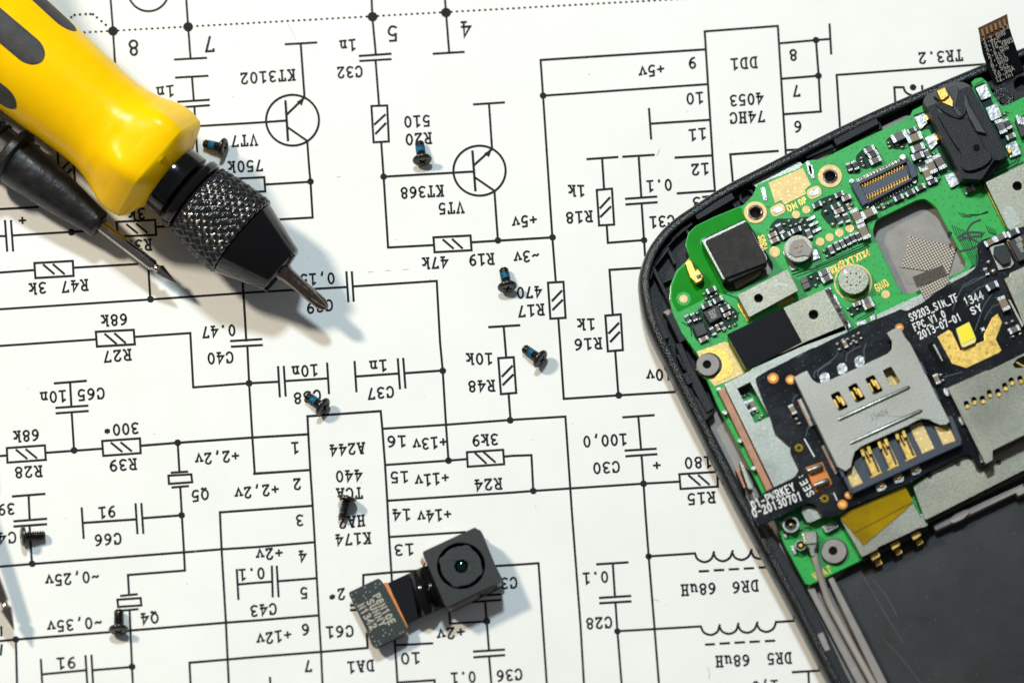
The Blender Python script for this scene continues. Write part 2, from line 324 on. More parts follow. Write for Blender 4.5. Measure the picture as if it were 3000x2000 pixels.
def dotted(x1, y1, x2, y2, step=52):
    n = max(1, round(math.hypot(x2-x1, y2-y1)/step))
    for i in range(n+1):
        t = i/n; disc(INK, S((x1+(x2-x1)*t, y1+(y2-y1)*t)), 13.5/K, zj(ZI), 8, ry=10/K)
def A3(a, b_, c): INK.add([P(S(p), zj(ZI)) for p in (a, b_, c)], [(0, 1, 2)])
tile(0, 0)
L((1013, -40), (1035, 240), (1064, 700)); D(1038, 287, 46); D(1728, 248, 46)
L(*[(1363+187*math.cos(a), -82+187*math.sin(a)) for a in [math.radians(x) for x in range(0, 181, 10)]])
L((1708, -40), (1728, 245), (1750, 540)); dotted(775, 299, 2352*2+1620, -12)
for p in ((655, 160), (685, 140), (735, 135), (787, 131), (830, 131), (855, 133), (890, 163), (932, 197), (972, 231)): disc(INK, S(p), 13/K, zj(ZI), 8)
L((1605, 548), (1895, 533)); L((1615, 714), (1908, 698)); L((1763, 708), (1780, 925)); L((1635, 936), (1920, 918)); L((1640, 988), (1922, 968)); L((1785, 980), (1815, 1450))
T('8', 1227, 440, h=132, sw=20.5); T('7', 1925, 405, h=132, sw=20.5); T('1n', 1565, 838, 1472, 835)
L((1600, 1172), (2352, 1128), (2632, 1108)); T('VT7', 2330, 1287, 2160, 1297); T('750k', 2382, 1520, 2130, 1535)
L((215, 1243), (320, 1238)); B((530, 1395), (670, 1385), (690, 1720), (548, 1730)); L((560, 1565), (645, 1478)); L((568, 1640), (655, 1555)); L((300, 1320), (360, 1350))
tile(1, 0)
L((270, 408), (555, 392)); L((410, 400), (445, 890)); ring(335, 1105, 243, 233); L((270, 930), (293, 1290), w=22)
L((285, 1050), (440, 900)); A3((375, 935), (445, 895), (420, 972)); L((290, 1170), (470, 1295)); L((470, 1295), (490, 1568), (500, 1668), (520, 1998), (200, 2016))
T('KT3102', 325, 690, -107, 722); L((1060, -40), (1068, 155), (1100, 500)); D(1070, 155, 46); L((950, 515), (1237, 495)); L((955, 562), (1240, 545)); L((1098, 555), (1130, 970))
B((1060, 975), (1205, 970), (1220, 1300), (1080, 1308)); L((1090, 1143), (1185, 1055)); L((1100, 1228), (1190, 1135)); L((1150, 1308), (1168, 1568), (1172, 1623), (1213, 2273), (1630, 2251))
T('1n', 885, 415, 800, 408); T('5', 1255, 310, h=132, sw=20.5); T('4', 1930, 270, h=132, sw=20.5); L((1733, -40), (1745, 115), (1775, 490)); D(1745, 117, 46); L((1630, 495), (1910, 478))
T('C32', 945, 658, 780, 668); L((2000, 960), (2280, 942)); L((2140, 950), (2168, 1365)); T('510', 1565, 1110, 1395, 1120); T('R20', 1580, 1270, 1408, 1282)
ring(2053, 1568, 240, 229); L((1988, 1390), (2015, 1750), w=22); L((1172, 1623), (2000, 1576)); L((2005, 1515), (2160, 1375)); A3((2095, 1410), (2165, 1370), (2140, 1445))
tile(1, 1)
D(1172, 55); L((2015, 65), (2190, 185)); D(500, 100); L((85, 127), (500, 102)); B((-280, 78), (75, 60), (85, 190), (-270, 208))
T('KT368', 1690, 185, 1362, 205); T('VT5', 1875, 338, 1710, 348); L((2190, 185), (2222, 640)); D(2222, 640)
B((1630, 612), (1970, 595), (1980, 730), (1640, 748)); L((1720, 635), (1810, 712)); L((1805, 630), (1893, 710)); L((1980, 657), (2722, 612))
T('R19', 2155, 810, 1990, 820); T('47k', 1730, 840, 1562, 850); T('0,15', 690, 988, 440, 1000)
L((-2360, 1272), (-970, 1182), (0, 1115), (830, 1068)); L((830, 930), (848, 1200)); L((880, 930), (897, 1195)); L((895, 1062), (1660, 1012), (1690, 1568), (1715, 1833), (1745, 2333), (1768, 2660))
T('C39', 672, 1235, 500, 1258); L((2140, 1435), (2420, 1418)); L((2275, 1430), (2298, 1715))
tile(2, 0)
L((265, 552), (1775, 455)); L((262, 552), (285, 880), (330, 1568), (370, 2178), (402, 2590)); D(285, 880); L((285, 880), (1790, 775))
L((2442, 240), (1770, 290), (1850, 1568), (1865, 1770)); T('+5v', 1365, 635, 1200, 650); T('9', 1655, 578); T('10', 1725, 900, 1637, 908); T('11', 1750, 1230, 1660, 1240); T('12', 1775, 1550, 1685, 1558)
T('DD1', 2220, 575, 2045, 590); T('4053', 2275, 905, 2035, 925); T('74HC', 2290, 1070, 2035, 1085); L((1258, 1000), (1278, 1275)); L((1270, 1137), (1815, 1102))
L((690, 1462), (970, 1443)); L((1020, 1440), (1303, 1423)); L((827, 1450), (845, 1733)); L((1163, 1435), (1187, 1808)); L((1500, 1448), (1840, 1428)); L((2442, 1387), (2005, 1418), (2030, 1690))
tile(3, 0)
L((90, 240), (165, 1440)); L((105, 400), (440, 370), (565, 360)); L((565, 225), (580, 495)); D(440, 370); L((440, 370), (465, 697), (483, 1025)); D(463, 697); L((120, 725), (463, 697)); L((145, 1050), (488, 1025)); L((165, 1380), (420, 1365))
T('8', 232, 507); T('7', 262, 835); T('6', 275, 1165); L((2040, 587), (630, 690), (663, 1210)); T('TR3.2', 1755, 510, 1418, 535)
L((1170, 960), (1160, 803), (1245, 803)); L(*smooth_open([(1245, 803), (1258, 838), (1285, 862), (1325, 878)])); D(1332, 803, 30); L((1415, 790), (1420, 860))
tile(0, 1)
L((-20, 353), (350, 335)); L((45, 460), (65, 735)); L((100, 460), (120, 735)); L((-20, 601), (50, 600)); L((110, 595), (655, 562), (780, 556)); D(655, 565, 33); T('+', 205, 457)
B((1070, 470), (1425, 452), (1435, 590), (1085, 605)); L((1165, 495), (1260, 572)); L((1255, 490), (1350, 568)); L((1435, 517), (1600, 508)); T('R38', 1360, 680, 1190, 690); T('3k', 1300, 395, 1215, 405)
L((1262, 857), (680, 890)); L((-20, 936), (315, 912)); B((315, 848), (668, 828), (675, 965), (325, 985)); L((400, 865), (495, 945)); L((490, 862), (588, 945)); T('R47', 775, 1050, 600, 1065); T('3k', 390, 1075, 302, 1085)
L((1360, 852), (1380, 1180)); D(1382, 1180, 32); L((2222, 900), (2262, 1560)); T('68k', 1135, 1365, 965, 1377); T('0.47', 2130, 1465, 1890, 1482)
B((880, 1478), (1228, 1460), (1238, 1593), (890, 1613)); L((965, 1500), (1065, 1585)); L((1055, 1495), (1150, 1578)); L((-20, 1609), (880, 1548)); L((1235, 1525), (1748, 1490), (1775, 1988), (2290, 1950))
tile(0, 2)
L((2120, -5), (2402, -22)); L((2128, 47), (2408, 32)); L((2272, 40), (2288, 380), (2318, 880), (2340, 1210), (2852, 1178)); T('R27', 1170, 122, 988, 138); T('C40', 2110, 145, 1940, 155); D(2288, 382, 32); L((2288, 382), (2557, 368))
L((500, 383), (790, 360)); L((643, 375), (655, 595)); T('10n', 575, 500, 402, 500); T('C65', 925, 475, 748, 490); L((515, 608), (805, 588)); L((517, 658), (808, 637)); L((658, 650), (680, 998)); D(680, 998, 32)
T('68k', 325, 858, 158, 872); B((62, 977), (412, 952), (420, 1085), (68, 1110)); L((150, 995), (245, 1072)); L((240, 990), (335, 1068)); L((-20, 1051), (62, 1045)); L((425, 1020), (940, 982)); T('R28', 352, 1190, 172, 1202)
B((938, 912), (1285, 888), (1292, 1023), (948, 1048)); L((1022, 930), (1118, 1008)); L((1112, 927), (1205, 1002)); T('300*', 1240, 795, 985, 822); T('R39', 1220, 1125, 1040, 1138)
L((1292, 955), (1632, 928), (2318, 880), (2832, 850)); D(1632, 928, 32); L((1632, 928), (1648, 1195)); L((1575, 1203), (1722, 1193)); B((1547, 1230), (1757, 1218), (1765, 1290), (1552, 1305)); L((1582, 1338), (1728, 1326)); L((1655, 1330), (1670, 1593), (1690, 1933), (1698, 2100), (1175, 2141), (1185, 2318))
T('+2,2v', 2162, 1048, 1828, 1066); T('Q5', 1882, 1400, 1795, 1415); T('+2,2v', 2527, 1355, 2192, 1380); L((115, 1420), (410, 1397)); L((262, 1410), (272, 1637)); T('390', 100, 1535, -70, 1550)
L((750, 1528), (768, 1803)); L((1245, 1490), (1262, 1760)); L((1298, 1488), (1316, 1757)); T('91', 1025, 1560, 940, 1570)
tile(0, 3)
L((130, 80), (425, 57)); L((130, 128), (425, 107)); L((270, 115), (293, 470)); D(295, 470); T('C41', 112, 230, -75, 245); L((-20, 498), (295, 472), (1690, 365), (2035, 337), (2352, 317), (2892, 272))
L((768, 95), (1255, 62)); L((1315, 52), (1668, 25)); D(1668, 25); T('C66', 1080, 240, 905, 255); T('~0,25v', 875, 588, 452, 610)
L((1110, 765), (1258, 750)); B((1078, 800), (1292, 785), (1298, 852), (1085, 866)); L((1115, 900), (1265, 887)); L((1190, 895), (1212, 1415), (1222, 1620)); D(1213, 1415); T('Q4', 1420, 965, 1330, 975); T('~0,35v', 900, 1008, 470, 1033)
L((-20, 1181), (145, 1165), (1200, 1082), (2075, 1010), (2352, 990), (2930, 943)); D(145, 1165); L((145, 1165), (157, 1620))
L((375, 1350), (390, 1620)); L((388, 1485), (790, 1447)); L((785, 1315), (803, 1600)); L((840, 1312), (856, 1600)); L((850, 1447), (1213, 1417)); T('91', 655, 1378, 560, 1385)
L((2868, -62), (2020, -2), (2035, 337), (2075, 1010), (2090, 1340), (2104, 1620)); L((1752, 1620), (1740, 1378), (2090, 1348), (2352, 1325), (2952, 1278), (3377, 1242), (3368, 1110)); T('0.1', 2397, 558, 2228, 572)
L((2175, 525), (2190, 795)); L((2185, 660), (2352, 645), (2492, 635)); T('C43', 2507, 885, 2335, 903); T('+12v', 2642, 1122, 2392, 1150); L((10, 1050), (12, 1130)); L((15, 1215), (5, 1305))
tile(1, 2)
L((202, 232), (218, 503)); L((255, 230), (272, 497)); L((270, 362), (655, 338)); L((653, 200), (670, 475)); T('10n', 535, 262, 362, 262); T('C38', 560, 495, 382, 520)
L((905, 185), (922, 457)); L((920, 320), (1305, 293)); L((1302, 160), (1322, 430)); L((1352, 157), (1372, 423)); L((1365, 290), (1715, 265)); D(1715, 267); T('1n', 1168, 220, 1077, 213); T('C37', 1232, 462, 1060, 478)
L((520, 1505), (498, 1178), (480, 850), (472, 685), (1145, 637), (1160, 800), (1185, 1130), (1205, 1460), (1222, 1793), (1245, 2150), (1275, 2748), (1303, 3200)); L((520, 1505), (540, 1840), (558, 2171), (577, 2510), (597, 2845), (613, 3200))
L((1160, 800), (1745, 763), (2352, 718), (2842, 688), (2887, 2915-1568), (2902, 1568), (2982, 2618), (3016, 3200)); L((1185, 1132), (1768, 1092), (1935, 1078)); D(1768, 1092, 32); L((1205, 1460), (2352, 1385), (2547, 1370), (2887, 1347), (3560, 1303), (3887, 1285))
L((-20, 1213), (495, 1178)); T('16', 1342, 915, 1245, 918); T('+13v', 1720, 920, 1475, 930); T('1', 360, 975); T('2', 378, 1308); T('A244', 965, 978, 712, 998); T('440', 940, 1228, 768, 1238); T('TCA', 945, 1390, 775, 1397)
T('15', 1365, 1242, 1272, 1245); T('+11v', 1738, 1248, 1495, 1263); B((1937, 1015), (2270, 993), (2280, 1125), (1945, 1148)); L((2015, 1025), (2112, 1115)); L((2095, 1018), (2195, 1105)); L((2280, 1055), (2352, 1048), (2530, 1042), (2547, 1370)); D(2547, 1370); T('3k9', 2190, 898, 2020, 908); T('R24', 2225, 1305, 2045, 1318)
T('10k', 2140, 158, 1967, 160); T('R48', 2160, 405, 1985, 412); B((2225, 152), (2367, 143), (2390, 470), (2250, 482)); L((2262, 318), (2352, 225)); L((2270, 395), (2360, 305)); L((2320, 480), (2338, 722)); D(2335, 722, 32)
tile(1, 3)
T('3', 402, 72); T('14', 1385, 20, 1292, 22); T('+14v', 1760, 15, 1518, 25); T('HA2', 965, 75, 795, 95); T('K174', 1020, 235, 765, 252); T('4', 428, 402); T('+2v', 210, 370, 36, 374)
L((145, 495), (153, 772)); L((190, 495), (207, 770)); L((205, 630), (558, 603)); T('5', 440, 738); T('6', 455, 1075); T('7', 480, 1408); L((985, 760), (985, 573), (1240, 550), (1600, 525)); L((870, 852), (1000, 843)); L((870, 897), (1000, 888)); T('2*', 785, 750, 700, 775); T('C61', 860, 1088, 680, 1098)
T('13', 1412, 338, 1312, 345); L((1222, 225), (1920, 180)); L((2180, 492), (2352, 482), (2595, 465), (2674, 1620)); L((1290, 1218), (1620, 1200)); L((1303, 1560), (1640, 1538), (1644, 1640)); T('10', 1470, 1335, 1370, 1340); T('DA1', 1050, 1405, 875, 1420); T('C36', 2412, 1485, 2245, 1500); T('0.1', 1985, 1510, 1825, 1522)
L((2000, 1275), (2280, 1258)); L((2003, 1328), (2282, 1308)); L((2140, 1318), (2167, 1640)); L((2105, 820), (2140, 1265)); D(2120, 997, 34); L((1775, 900), (1783, 1020), (2120, 1000)); L((1960, 770), (2250, 752)); L((1960, 825), (2250, 803)); T('C33', 2367, 645, 2200, 655); T('+2v', 1880, 1095, 1700, 1108); L((128, 1515), (134, 1640))
tile(2, 1)
T('1k', 635, 185, 552, 185); T('R18', 705, 420, 530, 432); B((778, 178), (918, 165), (938, 495), (800, 503)); L((810, 343), (897, 248)); L((815, 422), (905, 332)); L((870, 505), (880, 662), (1210, 637)); D(1213, 638, 30); L((1045, 258), (1327, 238)); L((1048, 310), (1330, 290)); L((1190, 300), (1222, 780)); T('0.1', 1435, 130, 1270, 142); T('C31', 1460, 460, 1298, 472)
T('+5v', 195, 450, 35, 462); T('~3v', 215, 775, 52, 785); L((1520, 208), (1865, 185)); T('13', 1785, 285, 1697, 294); D(372, 612); B((330, 1028), (472, 1020), (492, 1350), (352, 1358)); L((370, 1193), (455, 1103)); L((375, 1275), (462, 1188)); T('470', 240, 1112, 78, 1120); T('R17', 262, 1275, 90, 1290); L((425, 1358), (440, 1568), (475, 2093), (975, 2061), (1560, 2026))
L((1250, 887), (895, 910), (925, 1320)); B((857, 1330), (998, 1318), (1018, 1645), (880, 1657)); L((890, 1490), (978, 1400)); L((905, 1568), (985, 1482)); T('1k', 728, 1410, 638, 1412); T('R16', 790, 1585, 610, 1596)
tile(2, 2)
L((948, 90), (977, 493)); D(980, 493, 32); T('10v', 1437, 298, 1270, 298); L((1020, 695), (1303, 675)); L((1160, 690), (1185, 985)); L((1040, 1000), (1322, 983)); L((1048, 1052), (1328, 1033)); L((1190, 1045), (1208, 1303), (1225, 1568), (1255, 1971), (1310, 2643), (1354, 3200)); T('100,0', 1022, 898, 688, 918); T('C30', 955, 1150, 780, 1162); T('+', 1330, 1135); D(1208, 1303, 32)
T('180', 1800, 1105, 1622, 1114); B((1537, 1217), (1885, 1195), (1890, 1330), (1548, 1352)); L((1625, 1230), (1725, 1315)); L((1715, 1228), (1810, 1310)); T('R15', 1832, 1430, 1648, 1445); L((1885, 1255), (1950, 1250))
tile(2, 3)
D(1255, 403, 30); L((1258, 402), (1680, 375)); hump = lambda *p: L(*smooth_open(list(p), 5))
hump((1680, 375), (1705, 428), (1770, 455), (1830, 425), (1855, 362)); hump((1853, 380), (1880, 425), (1940, 446), (2000, 415), (2027, 352)); hump((2025, 372), (2050, 415), (2112, 434), (2170, 405), (2200, 342)); hump((2198, 365), (2225, 408), (2290, 425), (2350, 395))
for a, b_ in (((1722, 540), (1803, 536)), ((1860, 530), (1942, 526)), ((1997, 522), (2080, 518)), ((2135, 515), (2217, 510)), ((2272, 505), (2355, 503)), ((1780, 1212), (1857, 1208)), ((1913, 1203), (1995, 1198)), ((2050, 1195), (2133, 1190)), ((2188, 1187), (2270, 1183)), ((2330, 1180), (2410, 1176))): L(a, b_)
T('DR6', 2230, 672, 2060, 688); T('68uH', 1838, 698, 1588, 712); L((780, 475), (1063, 457)); L((925, 465), (945, 770)); L((805, 783), (1087, 765)); L((808, 832), (1090, 815)); L((950, 825), (968, 1090), (1012, 1640)); D(968, 1090, 30); T('0.1', 850, 592, 685, 605); T('C28', 885, 1008, 715, 1020)
L((968, 1089), (1735, 1045)); hump((1735, 1048), (1762, 1100), (1825, 1123), (1885, 1095), (1908, 1032)); hump((1906, 1050), (1935, 1095), (1995, 1113), (2055, 1085), (2080, 1018)); hump((2078, 1040), (2105, 1085), (2165, 1103), (2225, 1072), (2254, 1008)); hump((2252, 1032), (2280, 1075), (2340, 1095), (2400, 1065), (2427, 1000)); L((2427, 1005), (2600, 993))
T('68uH', 2150, 1357, 1905, 1367); T('DR5', 2537, 1335, 2377, 1342); L((2577, 1465), (2830, 1450)); L((2722, 1458), (2730, 1640)); T('1,0', 2412, 1590, 2240, 1600)
SM = MB()
for c, r, pts in ((2, 3, [(1300, 795), (1350, 812)]), (1, 1, [(740, 55), (760, 60), (775, 52)]), (1, 1, [(1025, 930), (1075, 928)]), (1, 1, [(1190, 918), (1235, 914)]), (1, 1, [(1350, 908), (1400, 904)]), (2, 3, [(1800, 1420), (1812, 1470), (1808, 1530)]), (2, 0, [(1330, 1430), (1355, 1370)]), (0, 3, [(1712, 650), (1720, 660)]), (1, 0, [(290, 220), (330, 290), (370, 370)]), (0, 0, [(2130, 885), (2148, 890)]), (2, 2, [(1175, 1070), (1190, 1050)]), (2, 0, [(700, 688), (715, 684)])):
    tile(c, r); strip(SM, smooth_open([S(p) for p in pts], 3), 5/K, zj(0.003))
rs = random.Random(3)
for _ in range(70): disc(SM, (rs.uniform(0, 3000), rs.uniform(0, 2000)), rs.uniform(0.8, 1.9), zj(0.003), 6)
inlay(sheet, SM, 'smudge')
INK.build('printed_diagram', 'ink', sheet, fix=False)
# ------------------------------------------------------------------ turned parts
def frame_of(origin, toward):
    """axis frame: e1 = up-ish, e2 = sideways, all perpendicular to the axis"""
    a = (toward-origin).normalized(); c = (CL-origin).normalized()
    e1 = (c - a*c.dot(a)).normalized(); e2 = e1.cross(a)
    return origin, a, e1, e2
def lathe(name, prof, fr, m, parent, segs=48, mod=None, bevel=0, fill=True):
    o, a, e1, e2 = fr; mb = MB(); vs, fs = [], []
    for t, r in prof:
        for i in range(segs):
            th = 2*math.pi*i/segs; rr = r*(mod(th, t) if mod else 1)
            vs.append(o + a*t + e1*(rr*math.cos(th)) + e2*(rr*math.sin(th)))
    for j in range(len(prof)-1):
        for i in range(segs):
            k = (i+1) % segs; fs.append((j*segs+i, j*segs+k, (j+1)*segs+k, (j+1)*segs+i))
    if fill:
        fs.append(tuple(range(segs))); fs.append(tuple(range((len(prof)-1)*segs, len(prof)*segs)))
    mb.add(vs, fs); ob = mb.build(name, m, parent, smooth=True)
    md = ob.modifiers.new('split', 'EDGE_SPLIT'); md.split_angle = math.radians(38)
    return ob
def dense(prof, step):
    out = [prof[0]]
    for (t0, r0), (t1, r1) in zip(prof, prof[1:]):
        n = max(1, int(abs(t1-t0)/step))
        out += [(t0+(t1-t0)*k/n, r0+(r1-r0)*k/n) for k in range(1, n+1)]
    return out
def splprof(pts, n=5): return smooth_open(pts, n)
# ------------------------------------------------------------------ yellow precision screwdriver
TIP, FRONT = P((957, 902), 0.60), P((470, 497), 0.96)
u_ = (FRONT-TIP).length/635; px = lambda l: [(t*u_, r*0.005) for t, r in l]
FR = frame_of(TIP, FRONT)
drv = thing('precision_screwdriver', 'yellow handled precision screwdriver with black knurled chuck and cross point bit', 'screwdriver', FRONT)
def rr_at(prof, t):
    for (t0, r0), (t1, r1) in zip(prof, prof[1:]):
        if t0 <= t <= t1: return r0 + (r1-r0)*(t-t0)/(t1-t0+1e-9)
    return prof[-1][1]
hprof = [(599, 60), (600, 108), (606, 117), (628, 172), (637, 181)] + splprof([(640, 184), (670, 190), (705, 189), (740, 178), (780, 163), (825, 153.5), (880, 152), (930, 154.5), (1010, 160), (1090, 165), (1207, 171), (1320, 178), (1500, 210), (1640, 260), (1700, 255)], 8) + [(1720, 230), (1725, 120)]
hprof = px(hprof)
def hexmod(th, t):
    tp = t/u_
    k = 0.0
    if tp < 800: k = max(0.0, min(1.0, (800-tp)/90)) * max(0.35, min(1.0, (tp-598)/40))
    x = ((th + math.pi/6 + 0.16) % (math.pi/3)) - math.pi/6
    hx = min(1.0, 0.90/math.cos(x)); return 1*(1-k) + hx*k
lathe('handle', hprof, FR, 'yellow', drv, 96, hexmod)
def inset(phi0, t0, t1, half):
    o, a, e1, e2 = FR; mb = MB(); nT, nW = 40, 13; vs, fs = [], []
    for lay in (0.006, -0.03):
        for j in range(nT+1):
            t = t0 + (t1-t0)*(j/nT)**2.3; d = t-t0
            hw = half*math.sqrt(max(0.0, 1-((half*1.25-d)/(half*1.25))**2)) if d < half*1.25 else half
            hw = max(hw, 1.0); R = rr_at(hprof, t*u_)
            for i in range(nW):
                s = (i/(nW-1)*2-1); th = phi0 + s*hw*0.005/R; soft = -0.010*max(0, abs(s)-0.7)/0.3
                vs.append(o + a*(t*u_) + (e1*math.cos(th) + e2*math.sin(th))*(R+lay+(soft if lay > 0 else 0)))
    q_ = (nT+1)*nW
    for j in range(nT):
        for i in range(nW-1):
            b0 = j*nW+i; fs += [(b0, b0+1, b0+nW+1, b0+nW), (b0+q_, b0+q_+1, b0+q_+nW+1, b0+q_+nW)]
    bd = [i for i in range(nW)] + [j*nW+nW-1 for j in range(1, nT+1)] + [nT*nW+i for i in range(nW-2, -1, -1)] + [j*nW for j in range(nT-1, 0, -1)]
    for x, y in zip(bd, bd[1:]+bd[:1]): fs.append((x, y, y+q_, x+q_))
    mb.add(vs, fs); mb.build('grip_inset', 'grip', drv, smooth=True)
SG = 1 if (FR[3].dot(CR @ Vector((0.64, 0.77, 0))) > 0) else -1
for ph in (8, 68, -52, 128, -112, 188): inset(math.radians(ph)*SG, 1078 if ph in (8, 68) else 1062, 1560, 46)
lathe('collar', px([(540, 80), (546, 100), (550, 107), (590, 107), (600, 105), (602, 60)]), FR, 'chuck_black', drv, 64)
lathe('lock_nut', px([(500, 80), (503, 100), (506, 114), (512, 118), (528, 118), (533, 113), (537, 95), (546, 86)]), FR, 'chuck_black', drv, 64)
def knurl(th, t):
    k = t/u_*0.105; a_ = abs(math.sin(15*th + k)); b2 = abs(math.sin(15*th - k))
    return 1 + 0.042*(min(a_, b2)*1.5 - 0.4)
lathe('chuck_sleeve', dense(px([(318, 108), (324, 127), (332, 130), (400, 127), (470, 119), (494, 115), (500, 108), (502, 85)]), 0.011), FR, 'knurl_black', drv, 150, knurl)
lathe('nose_cone', px([(168, 30), (170, 72), (173, 77), (177, 79.5), (250, 103), (312, 124), (319, 125), (322, 100)]), FR, 'chuck_black', drv, 64)
def philips(th, t):
    tp = t/u_; k = max(0.0, min(1.0, (85-tp)/70)); return 1 - 0.42*k*(1-abs(math.cos(2*th + 0.5)))**0.7
lathe('bit', px([(-3, 3), (1, 9), (8, 14), (22, 20), (60, 21), (110, 21), (150, 24), (166, 31), (180, 34), (190, 34)]), FR, 'dark_steel', drv, 48, philips)
for s in (0, 1, 2):     # jaw slots showing in the chuck mouth
    o, a, e1, e2 = FR; th = math.radians(75 + 120*s); d = e1*math.cos(th) + e2*math.sin(th); n = e1*-math.sin(th) + e2*math.cos(th)
    mb = MB(); mb.box(o + a*(182*u_) + d*0.27, a*0.10, d*0.125, n*0.03); mb.build('jaw', 'black_steel', drv, bevel=0.008)
# ------------------------------------------------------------------ test probes
def probe(tip_px, back_px, z0, z1, label, ext=0):
    tip, bk = P(tip_px, z0), P(back_px, z1); fr = frame_of(tip, bk)
    o = thing('test_probe', label, 'test probe', bk, 'test probes')
    S5 = 0.00485; pr = lambda l: [(t*S5, r*S5) for t, r in l]; pe = lambda l: [((t+ext)*S5, r*S5) for t, r in l]
    lathe('tip', pr([(0, 0.8), (4, 2.2), (62, 18.5), (66, 19), (74, 12), (84, 11), (90, 16), (93, 17.5), (300+ext, 17.5), (310+ext, 17)]), fr, 'steel', o, 40)
    lathe('handle', pe([(291, 15)] + splprof([(292, 30), (297, 39), (306, 43), (340, 46), (420, 58), (520, 70), (590, 75), (622, 78)], 5) + [(626, 92), (631, 97), (650, 97), (656, 92), (660, 72)] + splprof([(665, 70), (900, 72), (1500, 70), (1900, 60)], 5) + [(1910, 30)]), fr, 'rubber', o, 56)
    for t in (700, 724, 748, 772, 796): lathe('grip_ring', pe([(t, 66), (t+2, 76), (t+10, 77), (t+12, 66)]), fr, 'rubber', o, 40)
    return o
probe((517, 830), (64-150, 488-117), 0.42, 0.52, 'black handled test probe with pointed metal tip lying beside the yellow screwdriver')
probe((41, 1844), (-66, 1560), 0.32, 0.47, 'test probe whose bare pointed metal tip pokes in at the lower left edge', 260)
# ------------------------------------------------------------------ screws
def xmat(o): return o.matrix_world
def screw_meshes():
    # local: axis +x from the head face (x=0) to the end, centre line on x
    I = (Vector((0, 0, 0)), Vector((1, 0, 0)), Vector((0, 1, 0)), Vector((0, 0, 1)))
    mb = MB(); cr, w, l = 0.095, 0.017, 0.072
    cross = [(w, w), (w, l), (-w, l), (-w, w), (-l, w), (-l, -w), (-w, -w), (-w, -l), (w, -l), (w, -w), (l, -w), (l, w)]
    circ_ = [(cr*math.cos(2*math.pi*i/32), cr*math.sin(2*math.pi*i/32)) for i in range(32)]
    tr = tessellate_polygon([[Vector((x, y, 0)) for x, y in circ_], [Vector((x, y, 0)) for x, y in cross]])
    cat = circ_ + cross; mb.add([(0, x, y) for x, y in cat], [tuple(t) for t in tr])
    n = len(cross); mb.add([(0, x, y) for x, y in cross] + [(0.05, x*0.55, y*0.55) for x, y in cross], [(i, (i+1) % n, n+(i+1) % n, n+i) for i in range(n)] + [tuple(range(n, 2*n))])
    prof = [(0, cr), (0.006, 0.118), (0.016, 0.134), (0.032, 0.143), (0.050, 0.143), (0.058, 0.138), (0.062, 0.06)]
    vs, fs = [], []
    for t, r in prof:
        for i in range(32): vs.append((t, r*math.cos(2*math.pi*i/32), r*math.sin(2*math.pi*i/32)))
    for j in range(len(prof)-1):
        for i in range(32): k = (i+1) % 32; fs.append((j*32+i, j*32+k, (j+1)*32+k, (j+1)*32+i))
    mb.add(vs, fs)
    return mb
root = thing('machine_screw', 'x', 'screw', (0, 0, 0), 'loose black screws scattered on the schematic')
hd = screw_meshes().build('head', 'black_steel', root, smooth=True); md = hd.modifiers.new('split', 'EDGE_SPLIT'); md.split_angle = math.radians(40)
I = (Vector((0, 0, 0)), Vector((1, 0, 0)), Vector((0, 1, 0)), Vector((0, 0, 1)))
def thread(t0, t1, add=0.0, pitch=0.036):
    out = []; n = int((t1-t0)/pitch*8)
    for i in range(n+1):
        t = t0 + (t1-t0)*i/n; out.append((t, add + 0.060 + 0.011*math.cos(2*math.pi*t/pitch)*1.0))
    return out
lathe('shank', [(0.05, 0.058)] + thread(0.075, 0.345) + [(0.352, 0.05), (0.356, 0.02)], I, 'black_steel', root, 28)
# blue thread locking patch: a partial sleeve over the middle threads
def lock_patch():
    mb = MB(); pr = thread(0.165, 0.255, 0.0030); n = 16; vs, fs = [], []
    for t, r in pr:
        for i in range(n+1):
            th = math.radians(-80 + 160*i/n + 90); vs.append((t, r*math.cos(th), r*math.sin(th)))
    for j in range(len(pr)-1):
        for i in range(n): a0 = j*(n+1)+i; fs.append((a0, a0+1, a0+n+2, a0+n+1))
    mb.add(vs, fs); return mb
lock_patch().build('thread_lock', 'blue_lock', root, smooth=True)
spec = [((0, 0), (2072, 1360), (1880, 1322), 0, 'black screw with blue thread patch beside the yellow handle nose, cross head to the right'),
        ((1, 0), (1530, 1488), (1500, 1300), 0, 'black screw with blue thread patch lying over the printed R20, cross head downward'),
        ((1, 1), (2312, 1085), (2272, 890), 0, 'black screw with blue threads lying by the printed 470 of resistor R17'),
        ((2, 2), (278, 172), (110, 62), 0, 'black screw with bright blue threads between resistors R48 and R16, head lower right'),
        ((1, 2), (632, 612), (462, 495), 0, 'black screw with blue band lying over the printed C38 above the chip outline'),
        ((1, 2), (842, 1415), (785, 1640), 0, 'black screw inside the chip outline over the printed TCA, seen from behind its head'),
        ((0, 3), (192, 222), (395, 212), 1, 'plain black screw without blue, lying on the printed C41 near the left edge'),
        ((0, 3), (1090, 1098), (1092, 905), 1, 'plain black screw without blue, lying on the line beside the printed Q4')]
kids = list(root.children)
